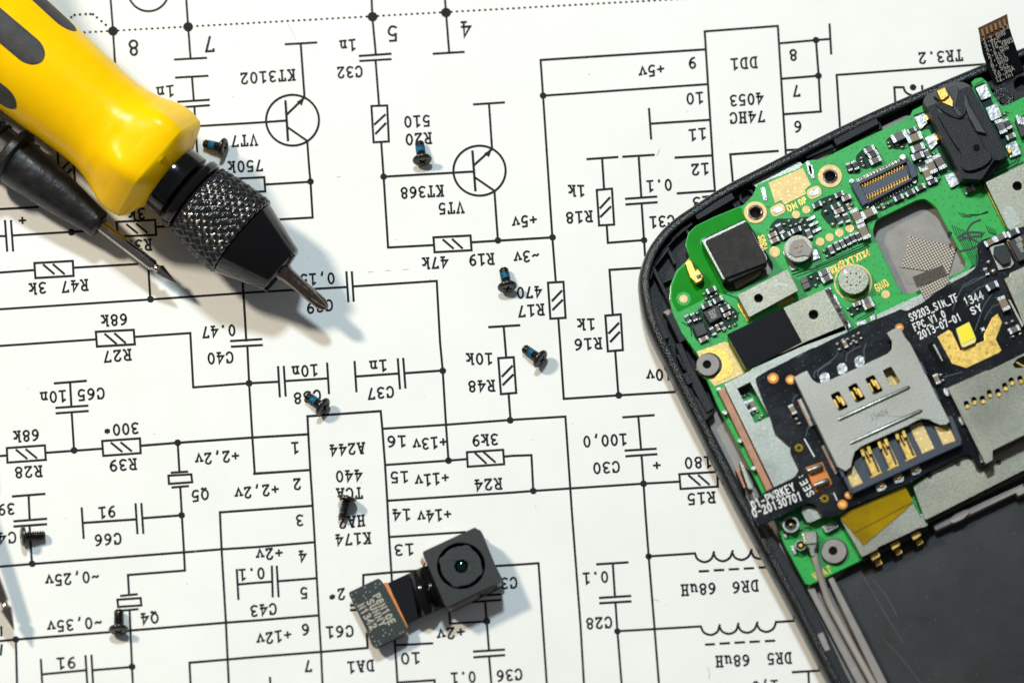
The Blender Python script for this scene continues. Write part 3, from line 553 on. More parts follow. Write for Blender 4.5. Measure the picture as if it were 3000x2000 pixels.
for i, (tl, hp, tp, plain, lab) in enumerate(spec):
    tile(*tl); h0, t0 = P(S(hp), 0.15), P(S(tp), 0.07)
    ax = t0-h0; ax.z = 0; ax.normalize(); tilt = math.radians(13.5)
    X = Vector((ax.x*math.cos(tilt), ax.y*math.cos(tilt), -math.sin(tilt))); Y = Vector((-ax.y, ax.x, 0)); Z = X.cross(Y)
    roll = 1.9 if i == 5 else random.uniform(-0.9, 0.9); Y, Z = Y*math.cos(roll)+Z*math.sin(roll), Z*math.cos(roll)-Y*math.sin(roll)
    h0.z = 0.152
    mw = Matrix(((X.x, Y.x, Z.x, h0.x), (X.y, Y.y, Z.y, h0.y), (X.z, Y.z, Z.z, h0.z), (0, 0, 0, 1)))
    if i == 0: r_ = root; ks = kids
    else:
        r_ = root.copy(); COL.objects.link(r_); ks = []
        for k in kids:
            if plain and k.name.startswith('thread_lock'): continue
            c = k.copy(); COL.objects.link(c); c.parent = r_; ks.append(c)
    r_.matrix_basis = mw; r_['label'] = lab
# ------------------------------------------------------------------ small camera module
tile(1, 3)
cm = thing('camera_module', 'small black phone camera with round lens on a short flex tail with white lettering', 'camera module', P(S((1700, 700)), 0))
prism('flex_tail', [(1210, 648), (1400, 560), (1530, 498), (1760, 440), (1800, 830), (1725, 872), (1492, 972), (1392, 1026)], 0.16, 0.185, 'fpc_flat', cm, bevel=0.004)
# raised fold of the flex beside the camera head
o_, d_ = [], []
mb = MB(); A_, B_ = [(1400, 560), (1492, 972)], [(1530, 498), (1720, 872)]
rows = []
for k in range(13):
    t = k/12; z = 0.185 + 0.13*math.sin(math.pi*min(1, t*1.15))**0.8 if t < 0.87 else 0.20
    rows.append([(A_[0][0] + (B_[0][0]-A_[0][0])*t, A_[0][1] + (B_[0][1]-A_[0][1])*t, z), (A_[1][0] + (B_[1][0]-A_[1][0])*t, A_[1][1] + (B_[1][1]-A_[1][1])*t, z)])
vs = [P(S(p[:2]), p[2]) for r_ in rows for p in r_] + [P(S(p[:2]), p[2]) - Vector((0, 0, 0.02)) for r_ in rows for p in r_]
m_ = len(rows)*2
mb.add(vs, [(2*i, 2*i+1, 2*i+3, 2*i+2) for i in range(len(rows)-1)] + [(m_+2*i, m_+2*i+1, m_+2*i+3, m_+2*i+2) for i in range(len(rows)-1)] + [(2*i, 2*i+2, m_+2*i+2, m_+2*i) for i in range(len(rows)-1)] + [(2*i+1, 2*i+3, m_+2*i+3, m_+2*i+1) for i in range(len(rows)-1)])
mb.build('flex_fold', 'chuck_black', cm, smooth=True)
prism('contact_strip', [(1165, 650), (1205, 640), (1395, 1045), (1385, 1075)], 0.165, 0.21, 'orange_film', cm, bevel=0.006)
cb_ = prism('connector_board', rounded([(848, 735), (1128, 602), (1168, 645), (1392, 1070), (1372, 1112), (1105, 1245), (1065, 1212), (1008, 1060)], 22), 0.14, 0.235, 'stiffener', cm, bevel=0.012)
TX = MB()
for s, a_, b2 in (('P8N10E', (1112, 770), (1245, 1003)), ('SUNNY', (1052, 822), (1160, 1018)), ('N1342', (970, 862), (1075, 1045))):
    lettering(TX, s, a_, b2, 62, 0.237, font=SANS, sw=15, narrow=0.78)
for p in ((880, 757), (918, 735), (898, 798), (920, 842), (1000, 688), (1010, 730), (1047, 728), (990, 765), (1008, 788), (1098, 655), (1098, 688), (1138, 655), (1045, 1095), (1068, 1140), (1090, 1182), (1128, 1182), (1105, 1220), (1142, 1205), (1168, 1078), (1188, 1103), (1170, 1132), (1225, 1118), (1245, 1080), (1325, 1110), (1352, 1095)): disc(TX, S(p), 6/K, 0.2372, 8)
inlay(cb_, TX, 'silk_dim')
prism('head_base', rounded([(1540, 385), (2040, 160), (2285, 655), (1790, 900)], 30), 0.0, 0.16, 'stiffener', cm, bevel=0.02)
prism('side_frame', rounded([(1532, 367), (2052, 150), (2083, 195), (2262, 640), (1775, 885), (1740, 870)], 22), 0.15, 0.40, 'steel', cm, bevel=0.02)
hole = circ(1885, 490, 222, 48, 214); hole = [(x, y) for x, y in hole]
prism('head_cover', rounded([(1528, 362), (2015, 135), (2050, 170), (2078, 195), (2258, 628), (1762, 868), (1735, 850)], 18), 0.375, 0.50, 'module_black', cm, [hole], bevel=0.016)
prism('lens_well', circ(1885, 490, 224, 40), 0.36, 0.40, 'chip_black', cm, bevel=0)
oct_ = [(1885 + (208 if k % 8 in (1, 2) else 190)*math.cos(2*math.pi*k/32), 492 + (200 if k % 8 in (1, 2) else 184)*math.sin(2*math.pi*k/32)) for k in range(32)]
prism('lens_barrel', oct_, 0.40, 0.49, 'module_black', cm, [circ(1888, 494, 62, 30)], bevel=0.010)
c0 = P(S((1888, 494)), 0.40); lathe('lens', [(0, 0.112)] + [(0.06*math.sin(x*math.pi/16), 0.112*math.cos(x*math.pi/16)) for x in range(1, 8)] + [(0.06, 0.002)], (c0, Vector((0, 0, 1)), Vector((1, 0, 0)), Vector((0, 1, 0))), 'lens_coated', cm, 28)
prism('solder_tab', [(1508, 440), (1525, 405), (1560, 470), (1535, 492)], 0.16, 0.24, 'copper_tint', cm)
mb = MB(); disc(mb, S((1555, 812)), 24/K, 0.236+0.01, 10); mb2 = MB(); mb2.box(P(S((1548, 812)), 0.245), Vector((0.05, 0.025, 0)), Vector((-0.02, 0.04, 0)), Vector((0, 0, 0.012))); mb2.build('blue_mark', 'blue_lock', cm)
# ------------------------------------------------------------------ opened phone
ZF, ZP, ZC = 0.30, 0.52, 0.70          # case floor, mainboard top, shield tops
ZB = 0.76                              # black flex board top
tile(2, 1)
ph = thing('smartphone', 'opened black smartphone showing green mainboard, metal shields and black card reader board', 'phone', P(S((2400, 1500)), 0))
# outer outline at mid height, anticlockwise from the top right, running on outside the frame
oc = []
for c, r, pts in ((3, 0, [(4000, -170), (3300, 80), (2352, 455), (2000, 600), (1500, 810), (1000, 1025), (500, 1262), (0, 1520)]),
                  (2, 1, [(2050, 105), (1850, 218), (1700, 318), (1500, 452), (1350, 592), (1235, 760), (1175, 930), (1158, 1060), (1180, 1250), (1228, 1440)]),
                  (2, 2, [(1300, 40), (1400, 235), (1520, 485), (1700, 840), (1800, 1045), (1900, 1240), (2070, 1580)]),
                  (3, 3, [(0, 530), (230, 960), (470, 1430), (900, 2260), (1500, 3420), (1900, 3800)])):
    tile(c, r); oc += [S(p) for p in pts]
tile(3, 3); oc += [S(p) for p in ((3000, 3900), (5200, 2900), (5700, 2600), (5950, 2200), (5800, 1700))]
tile(3, 0); oc += [S(p) for p in ((5600, 2400), (4700, 400), (4500, -50), (4250, -180))]
oc = [P(p, 0.30).xy for p in smooth_closed([tuple(p) for p in oc], 5)]
def offs(poly, d):
    n = len(poly); out = []
    for i in range(n):
        a, b_, c = poly[i-2], poly[i], poly[(i+2) % n]; t = (c-a).normalized(); out.append(b_ + Vector((-t.y, t.x))*d)
    return out
area = sum(a.x*b_.y - b_.x*a.y for a, b_ in zip(oc, oc[1:]+oc[:1]))
sg = 1 if area > 0 else -1
rings = [(0.10, 0.0), (0.03, 0.06), (0.0, 0.22), (0.0, 0.32), (0.012, 0.42), (0.035, 0.49), (0.075, 0.52), (0.135, 0.53), (0.155, 0.522), (0.16, 0.49), (0.165, ZF)]
mb = MB(); vs = []; n = len(oc)
for d, z in rings: vs += [(v.x, v.y, z) for v in offs(oc, d*sg)]
fs = [(j*n+i, j*n+(i+1) % n, (j+1)*n+(i+1) % n, (j+1)*n+i) for j in range(len(rings)-1) for i in range(n)]
tr = tessellate_polygon([[Vector((v[0], v[1], 0)) for v in vs[-n:]]]); k = (len(rings)-1)*n
fs += [tuple(i+k for i in t) for t in tr] + [tuple(t) for t in tessellate_polygon([[Vector((v[0], v[1], 0)) for v in vs[:n]]])]
mb.add(vs, fs, 0); mb.m = [0 if i < 7*n else 1 for i in range(len(fs))]
case = mb.build('case', ['case_gloss', 'case_matte'], ph, smooth=True); md = case.modifiers.new('split', 'EDGE_SPLIT'); md.split_angle = math.radians(45)
# inner step line just inside the glossy rim
def rib(pts, w, z1, m='case_matte', name='rib', z0=ZF-0.02, b=0.012, par=None):
    pp = [Vector(p) for p in pts]; d = (pp[-1]-pp[0]).normalized(); nn = Vector((-d.y, d.x))*w/2
    return prism(name, [pp[0]-nn, pp[-1]-nn, pp[-1]+nn, pp[0]+nn], z0, z1, m, par or case, bevel=b)
tile(2, 1)
rib([(1690, 425), (2035, 225)], 62, 0.50); rib([(1470, 640), (1605, 510)], 26, 0.43); rib([(1420, 690), (1500, 860)], 26, 0.42); rib([(1300, 880), (1440, 700)], 30, 0.44); rib([(1300, 890), (1470, 1240)], 34, 0.46)
rib([(1370, 1030), (1540, 960)], 20, 0.40); rib([(1280, 1215), (1420, 1545)], 52, 0.50); rib([(1445, 1320), (1570, 1568)], 60, 0.50); rib([(2010, 265), (2060, 340)], 24, 0.42); rib([(1590, 520), (1660, 640)], 22, 0.42)
prism('screw_boss', circ(2160, 235, 75), ZF-0.02, 0.38, 'case_matte', case, [circ(2160, 235, 52)])
prism('rim_liner', [(1255, 1000), (1300, 860), (1390, 720), (1480, 620), (1600, 510), (1650, 470), (1665, 490), (1620, 525), (1500, 630), (1410, 735), (1325, 865), (1280, 1000)], ZF-0.02, 0.44, 'case_matte', case)
tile(3, 0)
rib([(615, 1310), (1010, 1105)], 62, 0.52); rib([(1010, 1120), (1040, 1190)], 34, 0.45); rib([(1100, 1010), (1420, 870)], 36, 0.48); rib([(345, 1440), (600, 1330)], 40, 0.44)
prism('corner_ledge', [(1990, 770), (2352, 600), (2900, 360), (2900, 800), (2352, 890), (2210, 960), (2150, 950), (2080, 830)], ZF-0.02, 0.46, 'case_matte', case, [circ(2335, 775, 78)])
prism('screw_boss', circ(2160, 900, 100), 0.40, 0.475, 'case_gloss', case, [circ(2160, 930, 34)])
for k in range(14):
    a_ = math.radians(200 + k*11); tile(3, 0); rib([(2160+52*math.cos(a_), 905+52*math.sin(a_)), (2160+92*math.cos(a_), 905+90*math.sin(a_))], 9, 0.482, b=0.002, name='boss_rib')
tile(2, 2)
# left side ledge and the grey magnesium frame under the board
prism('side_ledge', [(1310, -60), (1400, -40), (1500, 130), (1560, 260), (1690, 500), (1865, 650), (1780, 735), (1870, 900), (2110, 1380), (2300, 1640), (2462, 1878), (2682, 2248), (2870, 2620), (3052, 3018), (3250, 3400), (3060, 3400), (2892, 3000), (2655, 2530), (2422, 2100), (2160, 1620), (1990, 1290), (1800, 910), (1640, 600), (1470, 270), (1350, 20)], ZF-0.02, 0.50, 'case_matte', case, [[(1510, 120), (1560, 100), (1625, 245), (1580, 270)]], bevel=0.02)
prism('side_ledge', [(1500, 20), (1560, 5), (1640, 180), (1860, 620), (1790, 660), (1660, 420)], ZF, 0.535, 'case_matte', case, bevel=0.02)
rib([(1585, 290), (1640, 390)], 50, 0.56, name='clip'); rib([(1370, -20), (1440, 60)], 60, 0.46, 'case_gloss', 'clip')
tile(3, 3)
rib([(480, 1110), (545, 1270)], 56, 0.515, 'midframe', 'clip', b=0.006); rib([(545, 1390), (590, 1480)], 60, 0.515, 'case_gloss', 'clip')
tile(2, 2)
mid = prism('midframe', [(1400, -240), (1500, -100), (1640, 60), (1760, 200), (1880, 640), (1800, 740), (2100, 1330), (2352, 1800), (2500, 2150), (2700, 2560), (2880, 2900), (3000, 3200), (6000, 2600), (6500, 1000), (5900, -600), (4700, -2100), (3700, -1950), (2700, -1650), (2000, -1000)], ZF-0.03, ZF+0.03, 'midframe', ph, bevel=0)
tile(2, 1); prism('frame_shelf', [(1385, 1300), (1430, 1270), (1460, 1300), (1440, 1340)], ZF, 0.40, 'midframe', mid)
tile(3, 0); prism('frame_shelf', [(1050, 1160), (1240, 1060), (1330, 1060), (1290, 1120), (800, 1360), (640, 1390)], ZF-0.02, 0.345, 'midframe', mid)
prism('frame_shelf', [(350, 1490), (600, 1340), (700, 1330), (480, 1480)], ZF-0.02, 0.345, 'midframe', mid)
tile(3, 3)
bay = prism('battery_bay', [(600, 640), (900, 380), (1500, 90), (2352, -330), (3400, -850), (4200, 1000), (2700, 2300), (1560, 2400)], ZF, ZF+0.06, 'bay', ph, bevel=0.01)
DU = MB(); rs = random.Random(11)
for _ in range(60):
    x, y = rs.uniform(700, 2352), rs.uniform(150, 1568)
    if y > 640 - (x-600)*0.5 + 40 and y < 640 + (x-600)*1.75: disc(DU, S((x, y)), rs.choice((2, 3, 3, 5))/K, ZF+0.0605, 6, ry=rs.choice((2, 3, 6))/K)
for a_ in ([(860, 560), (1000, 800), (1240, 1200)], [(960, 610), (1080, 760), (1190, 960)], [(1050, 1150), (1220, 1330), (1400, 1568)]): strip(DU, smooth_open([S(p) for p in a_], 6), 2.2/K, ZF+0.0603)
inlay(bay, DU, 'dust')
prism('frame_rail', [(552, 612), (600, 592), (1100, 1568), (1330, 2000), (1260, 2000), (1010, 1568)], ZF, 0.50, 'midframe', mid)
prism('frame_rail', [(360, 700), (430, 690), (460, 770), (530, 900), (640, 1100), (900, 1568), (1100, 1950), (1030, 1950), (780, 1500)], ZF, 0.44, 'midframe', mid)
prism('frame_rail', [(1512, 118), (1560, 90), (1840, -40), (2352, -270), (2352, -215), (1870, 20), (1545, 170)], ZF, 0.50, 'midframe', mid, bevel=0.02)
prism('frame_boss', rounded([(1660, 80), (1720, 10), (1830, -30), (1855, -5), (1800, 55), (1700, 100)], 30), ZF, 0.52, 'midframe', mid)
prism('frame_rail', [(2270, -190), (2352, -235), (2700, -400), (2700, -340), (2300, -150)], ZF, 0.53, 'midframe', mid)
prism('frame_rail', [(-100, 200), (-20, 90), (40, 250), (110, 300), (60, 330)], ZF, 0.45, 'midframe', mid)
# ------------------------------------------------------------------ green mainboard
tile(3, 1)
bo = []
for c, r, pts in ((3, 0, [(1425, 965), (1330, 1012), (1300, 1070), (1230, 1110), (800, 1310), (480, 1468), (400, 1468), (335, 1492), (290, 1545)]),
                  (2, 1, [(2255, 125), (2215, 220), (2130, 310), (1850, 425), (1690, 503), (1620, 570), (1590, 680), (1632, 790), (1600, 830), (1510, 915), (1455, 1050), (1445, 1180), (1480, 1320), (1560, 1490)]),
                  (2, 2, [(1630, 20), (1690, 100), (1720, 150), (1690, 260), (1790, 350), (1890, 590), (2050, 900), (2200, 1190), (2300, 1395)]),
                  (3, 3, [(70, 100), (150, 290), (250, 480), (345, 655), (385, 668), (860, 440), (1440, 150), (1470, 120), (1480, 40), (2352, -400), (3300, -860)]),
                  (3, 0, [(3300, 500), (2352, 890), (2205, 962), (2150, 975), (2105, 930), (2060, 850), (2010, 750), (1965, 712), (1905, 722), (1868, 755), (1890, 800)])):
    tile(c, r); bo += [S(p) for p in pts]
tile(3, 1)
cut1 = rounded([(960, 570), (985, 480), (1010, 445), (1375, 268), (1440, 258), (1545, 330), (1825, 850), (1790, 915), (1310, 1130), (1245, 1128), (1200, 1080)], 50)
tile(2, 1)
cut2 = rounded([(1735, 660), (1780, 610), (2140, 448), (2185, 500), (2400, 860), (2390, 930), (2080, 1105), (1990, 1110), (1950, 1075)], 40)
cut3 = circ(2237, 383, 60); hole_s = []
def world(pts, z): return [P(S(p), z) for p in pts]
holes = []
tile(3, 1); holes.append(world(cut1, ZP)); holes.append(world(circ(570, 50, 62), ZP))
tile(2, 1); holes.append(world(cut2, ZP)); holes.append(world(cut3, ZP))
mb = MB(); poly_mesh(mb, [P(p, ZP) for p in bo], holes, ZP-0.09, ZP)
board = mb.build('mainboard', 'pcb', ph, bevel=0.008)
# plain glossy solder mask area of the antenna corner
tile(2, 1)
prism('antenna_area', rounded([(1600, 670), (1625, 580), (1695, 508), (1850, 435), (2110, 330), (2120, 400), (2190, 470), (2135, 445), (1735, 620), (1725, 660), (1945, 1100), (1990, 1118), (1820, 1130), (1740, 1190), (1520, 1300), (1465, 1190), (1470, 1060), (1520, 930), (1640, 815)], 25), ZP-0.02, ZP+0.004, 'pcb_plain', board, bevel=0)
# dark lanes under the parts, traces and gold pads
DK = MB(); GD = MB()
def lane(pts, w, m=None): strip(m or DK, [S(p) for p in pts], w/K, zj(ZP+0.0016))
tile(3, 1)
lane(smooth_open([(225, 955), (370, 908), (450, 890), (880, 700), (895, 680)], 4), 12); lane(smooth_open([(260, 975), (380, 930), (470, 905), (900, 712), (900, 690), (880, 678), (700, 760), (440, 880)], 4), 9)
for k in range(6):
    o = k*21; lane([(1740+o, 380+o*0.2), (1790+o, 430), (1840+o, 400), (1900+o, 420-o*0.3), (2020, 370+o*0.3)], 5) if k < 4 else None
    lane([(1690+o, 500+o*0.4), (1710+o, 560), (1850+o*0.9, 800+o*0.3), (1880+o*0.5, 870), (1840+o*0.4, 920)], 6)
    lane([(1870+o*1.2, 560), (1850+o, 620), (1910+o*0.6, 760), (1915, 800+o)], 5)
for k in range(5): o = k*20; lane([(2000+o, 500+o*.5), (2030+o*0.8, 570), (2090, 590+o*.3)], 6)
for a_ in ([(1960, 190), (1990, 100), (2050, 60), (2350, -80)], [(1940, 300-160), (1930, 90), (1750, 160)], [(830, 280), (1000, 180)], [(390, 400), (480, 340), (560, 340), (600, 420)], [(780, 480), (800, 540), (720, 560)], [(820, 1370), (960, 1290)], [(840, 1385), (975, 1300), (960, 1280)], [(80, 480), (90, 440), (105, 480)], [(130, 540), (200, 640), (320, 600)]): lane(a_, 8)
tile(3, 0)
for a_ in ([(2290, 1445), (2270, 1490), (2100, 1570)], [(2310, 1450), (2290, 1510), (2130, 1590)], [(800, 1500), (820, 1440), (880, 1400)], [(1120, 1330), (1180, 1370), (1280, 1360)], [(2110, 1120), (2190, 1030), (2215, 1040)], [(1440, 1560), (1330, 1470)]): lane(a_, 8)
tile(2, 1)
for a_ in ([(1560, 1390), (1640, 1440), (1650, 1520)], [(1900, 1110), (2070, 1170)], [(1950, 1390), (2040, 1360), (2090, 1300)]): lane(a_, 10)
lane([(1720, 1030), (1750, 1120)], 14, GD)
BL = []
def blk(pts): BL.append([S(p) for p in pts])
tile(3, 0); blk([(1080, 1290), (1140, 1240), (1230, 1200), (1280, 1240), (1270, 1350), (1180, 1380), (1090, 1340)]); blk([(1270, 1220), (1370, 1160), (1420, 1280), (1300, 1330)]); blk([(1290, 1400), (1440, 1330), (1490, 1390), (1620, 1530), (1560, 1620), (1400, 1600), (1330, 1480)]); blk([(800, 1440), (900, 1340), (1000, 1350), (1040, 1490), (900, 1560), (840, 1540)]); blk([(720, 1510), (850, 1490), (850, 1600), (730, 1600)]); blk([(2080, 1120), (2180, 1080), (2280, 1250), (2190, 1310)])
blk([(1330, 1060), (1480, 1010), (1740, 1560), (1640, 1568), (1560, 1380), (1480, 1180), (1400, 1200)]); blk([(1880, 800), (1990, 750), (2260, 1440), (2180, 1400)])
tile(3, 1); blk([(400, 310), (500, 250), (680, 190), (760, 260), (760, 330), (700, 420), (600, 520), (560, 500), (480, 400), (500, 330)]); blk([(20, 500), (80, 440), (200, 440), (380, 420), (480, 560), (400, 620), (300, 600), (180, 640), (60, 670), (0, 620)])
blk([(500, 740), (560, 690), (850, 560), (880, 620), (560, 810)]); blk([(780, 370), (870, 350), (940, 600), (860, 610)]); blk([(870, 400), (990, 330), (1000, 390), (900, 440)]); blk([(290, 1010), (400, 940), (560, 890), (600, 980), (420, 1070), (340, 1110)]); blk([(725, 1270), (890, 1170), (960, 1200), (960, 1260), (780, 1340)]); blk([(990, 350), (1180, 270), (1200, 300), (1030, 380)]); blk([(1140, 280), (1600, 60), (1580, 110), (1180, 300)]); blk([(1790, 175), (1880, 130), (1920, 170), (1820, 225)]); blk([(1640, 600-40), (1660, 640), (1700, 560)])
tile(2, 1); blk([(1580, 1350), (1700, 1290), (1800, 1200), (1960, 1190), (2080, 1300), (2080, 1380), (1900, 1490), (1760, 1568), (1690, 1560), (1640, 1440)]); blk([(1750, 1120), (1850, 1070), (1920, 1150), (1800, 1200)])
for pts in BL:
    pts = [tuple(p) for p in pts]; pts = rounded(pts, 8, 2)
    z = zj(ZP+0.0008); tr = tessellate_polygon([[Vector((p[0], p[1], 0)) for p in pts]]); DK.add([P(p, z) for p in pts], [tuple(t) for t in tr])
inlay(board, DK, 'pcb_dark')
def pad(pts, par=None, nm='gold_pad', holes=(), z=0.006, m='gold_flat'): return prism(nm, pts, ZP-0.02, ZP+z, m, par or board, holes, bevel=0.002)
tile(3, 1)
pad([(5, 110), (320, -25), (395, 128), (340, 175), (352, 215), (150, 312), (122, 270), (66, 298)])
for x, y, r in ((258, 403, 38), (352, 358, 38), (480, 652, 40), (567, 612, 40), (656, 570, 40), (752, 530, 40), (60, 745, 52), (1082, 1135, 40)): pad(circ(x, y, r, 20))
pad(circ(570, 50, 110, 36), holes=[circ(570, 50, 66, 30)], nm='screw_ring', z=0.012); pad(circ(782, 1025, 176, 40), holes=[circ(782, 1025, 160, 40)])
prism('screw_sleeve', circ(570, 50, 70, 30), ZF, ZP+0.02, 'dark_steel', board, [circ(570, 50, 52, 30)])
for x, y in ((90, 360), (425, 200)):
    d = (0.9, -0.436); e = rounded([(x+d[0]*a+d[1]*-b_, y+d[1]*a+d[0]*b_) for a, b_ in ((-68, -50), (68, -50), (68, 50), (-68, 50))], 48); pad(e); e = rounded([(x+d[0]*a+d[1]*-b_, y+d[1]*a+d[0]*b_) for a, b_ in ((-44, -26), (44, -26), (44, 26), (-44, 26))], 26); pad(e, z=0.016, m='solder', nm='solder_lug')
tile(2, 1)
pad(circ(2237, 383, 105, 36), holes=[circ(2237, 383, 68, 30)], nm='screw_ring', z=0.012); prism('screw_sleeve', circ(2237, 383, 72, 30), ZF, ZP+0.02, 'dark_steel', board, [circ(2237, 383, 52, 30)])
pad(circ(1577, 1176, 66, 28), z=0.005, m='pcb', nm='pad_ring'); pad(circ(1577, 1176, 39, 24), z=0.01)
for c, r, x, y in ((2, 1, 2310, 218), (3, 0, 372, 1545), (3, 1, 395, 15)):
    tile(c, r); e = rounded([(x-28, y-62), (x+12, y-72), (x+38, y+52), (x+6, y+66)], 26); pad(e, z=0.014, m='solder', nm='solder_lug')
tile(2, 2)
pad([(1698, 92), (1960, 0), (1990, 15), (2138, 290), (2000, 355), (1862, 412), (1812, 350)]); prism('gold_patch', rounded([(1720, 95), (1840, 50), (1950, 60), (2045, 230), (2010, 320), (1860, 385), (1880, 200)], 50), ZP, ZP+0.010, 'gold', board, bevel=0.002)
prism('screw_post', circ(1800, 212, 104, 36), ZF, ZP+0.075, 'midframe', mid, [circ(1792, 210, 40, 24)], bevel=0.03); prism('post_seat', circ(1812, 216, 118, 36), ZP-0.02, ZP+0.012, 'chip_black', board, [circ(1800, 212, 60, 24)])
prism('bore_shade', circ(1792, 210, 44, 24), ZP, ZP+0.02, 'hole_shade', mid)  # black disc added so the post hole looks shaded, hiding the board
tile(3, 3)
prism('bore_shade', circ(598, 352, 46, 24), ZP, ZP+0.02, 'hole_shade', mid)  # same black disc painting the shade in the lower post hole
prism('screw_post', circ(606, 356, 114, 36), ZF, ZP+0.06, 'midframe', mid, [circ(598, 352, 42, 24)], bevel=0.03); prism('post_seat', circ(610, 360, 128, 36), ZP-0.02, ZP+0.010, 'chip_black', board, [circ(606, 356, 60, 24)])
# gold print
GT = MB(); tile(3, 1)
for s, a_, b2, h in (('DM', (195, 345), (245, 325), 55), ('DP', (300, 290), (335, 270), 50), ('RX4', (590, 915), (655, 880), 60), ('RX', (685, 858), (735, 838), 60), ('TX', (775, 820), (820, 800), 60), ('TX4', (850, 785), (915, 752), 55), ('GND', (1002, 1075), (1085, 1035), 66)): lettering(GT, s, a_, b2, h, ZP+0.003, font=SANS, sw=13)
tile(2, 1); lettering(GT, 'VBUS', (2318, 715), (2290, 610), 55, ZP+0.003, up=(-1, 0.3), font=SANS, sw=12)
tile(3, 3); lettering(GT, 'VBAT', (430, 585), (560, 525), 60, ZP+0.003, font=SANS, sw=13)
for s_ in (GD,): GT.v, base = GT.v + s_.v, len(GT.v); GT.f += [tuple(i+base for i in f) for f in s_.f]; GT.m += s_.m
inlay(board, GT, 'gold')
# ------------------------------------------------------------------ surface mount parts
U = Vector((0.9, 0.43, 0)).normalized(); V = Vector((-U.y, U.x, 0))
def smd_mesh(nm, body):
    mb = MB(); X, Y, Z = Vector((1, 0, 0)), Vector((0, 1, 0)), Vector((0, 0, 1))
    mb.box((0, 0, 0.5), X*0.30, Y*0.47, Z*0.48, 0); mb.box((-0.39, 0, 0.5), X*0.11, Y*0.5, Z*0.5, 1); mb.box((0.39, 0, 0.5), X*0.11, Y*0.5, Z*0.5, 1)
    me = mb.build(nm, [body, 'solder']); d = me.data; bpy.data.objects.remove(me); return d
PROTO = {'t': ('capacitor', smd_mesh('capacitor', 'cap_tan')), 'g': ('capacitor', smd_mesh('capacitor', 'cap_grey')), 'k': ('resistor', smd_mesh('resistor', 'chip_black'))}
mb = MB(); nn_, mm_ = 10, 5
vs = [(0.5*math.cos(2*math.pi*i/nn_)*math.cos(j*math.pi/2/mm_), 0.5*math.sin(2*math.pi*i/nn_)*math.cos(j*math.pi/2/mm_), math.sin(j*math.pi/2/mm_)) for j in range(mm_) for i in range(nn_)] + [(0, 0, 1)]
mb.add(vs, [(j*nn_+i, j*nn_+(i+1) % nn_, (j+1)*nn_+(i+1) % nn_, (j+1)*nn_+i) for j in range(mm_-1) for i in range(nn_)] + [((mm_-1)*nn_+i, (mm_-1)*nn_+(i+1) % nn_, mm_*nn_) for i in range(nn_)])
b0 = mb.build('solder_joint', 'solder', smooth=True); BALL = b0.data; bpy.data.objects.remove(b0)
def smd(kind, x, y, o, l, z=ZP, par=None, wid=0.52, h=None):
    nm, me = PROTO[kind]; ob = bpy.data.objects.new(nm, me); COL.objects.link(ob); ob.parent = par or board
    L_ = l/K/200*1.0; a_ = U if o == 'u' else V; a_ = (a_ + (V if o == 'u' else -U)*random.uniform(-0.07, 0.07)).normalized(); b_ = Vector((-a_.y, a_.x, 0)); hh = h or L_*0.42
    c = P(S((x, y)), z+hh*0.8); w_ = L_*wid
    ob.matrix_basis = Matrix(((a_.x*L_, b_.x*w_, 0, c.x), (a_.y*L_, b_.y*w_, 0, c.y), (0, 0, hh, z), (0, 0, 0, 1)))
def ball(x, y, d=46, z=ZP, par=None):
    ob = bpy.data.objects.new('solder_joint', BALL); COL.objects.link(ob); ob.parent = par or board; r = d/K/200; c = P(S((x, y)), z+r*0.5)
    ob.matrix_basis = Matrix(((r*U.x, -r*U.y*0.85, 0, c.x), (r*U.y, r*U.x*0.85, 0, c.y), (0, 0, r*0.6, z), (0, 0, 0, 1)))
tile(3, 0)
for a_ in (('g', 1205, 1255, 'u', 150), ('t', 1345, 1265, 'u', 145), ('k', 1320, 1200, 'u', 90), ('g', 1375, 1360, 'u', 130), ('g', 1375, 1435, 'u', 115), ('g', 1465, 1415, 'v', 90), ('g', 1575, 1490, 'v', 150), ('t', 1500, 1530, 'v', 140), ('g', 1430, 1545, 'u', 90), ('g', 930, 1375, 'u', 105), ('k', 965, 1420, 'u', 100), ('g', 985, 1475, 'u', 110), ('k', 745, 1535, 'v', 80), ('k', 800, 1520, 'v', 90), ('g', 2140, 1165, 'v', 140), ('k', 2200, 1140, 'v', 105), ('g', 2230, 1255, 'u', 90)): smd(*a_)
for a_ in ((1110, 1310), (1190, 1325), (1235, 1350), (1400, 1480), (1530, 1410), (860, 1450), (880, 1520), (865, 1485), (2175, 1045), (1120, 1345), (1240, 1440)): ball(*a_)
tile(3, 1)
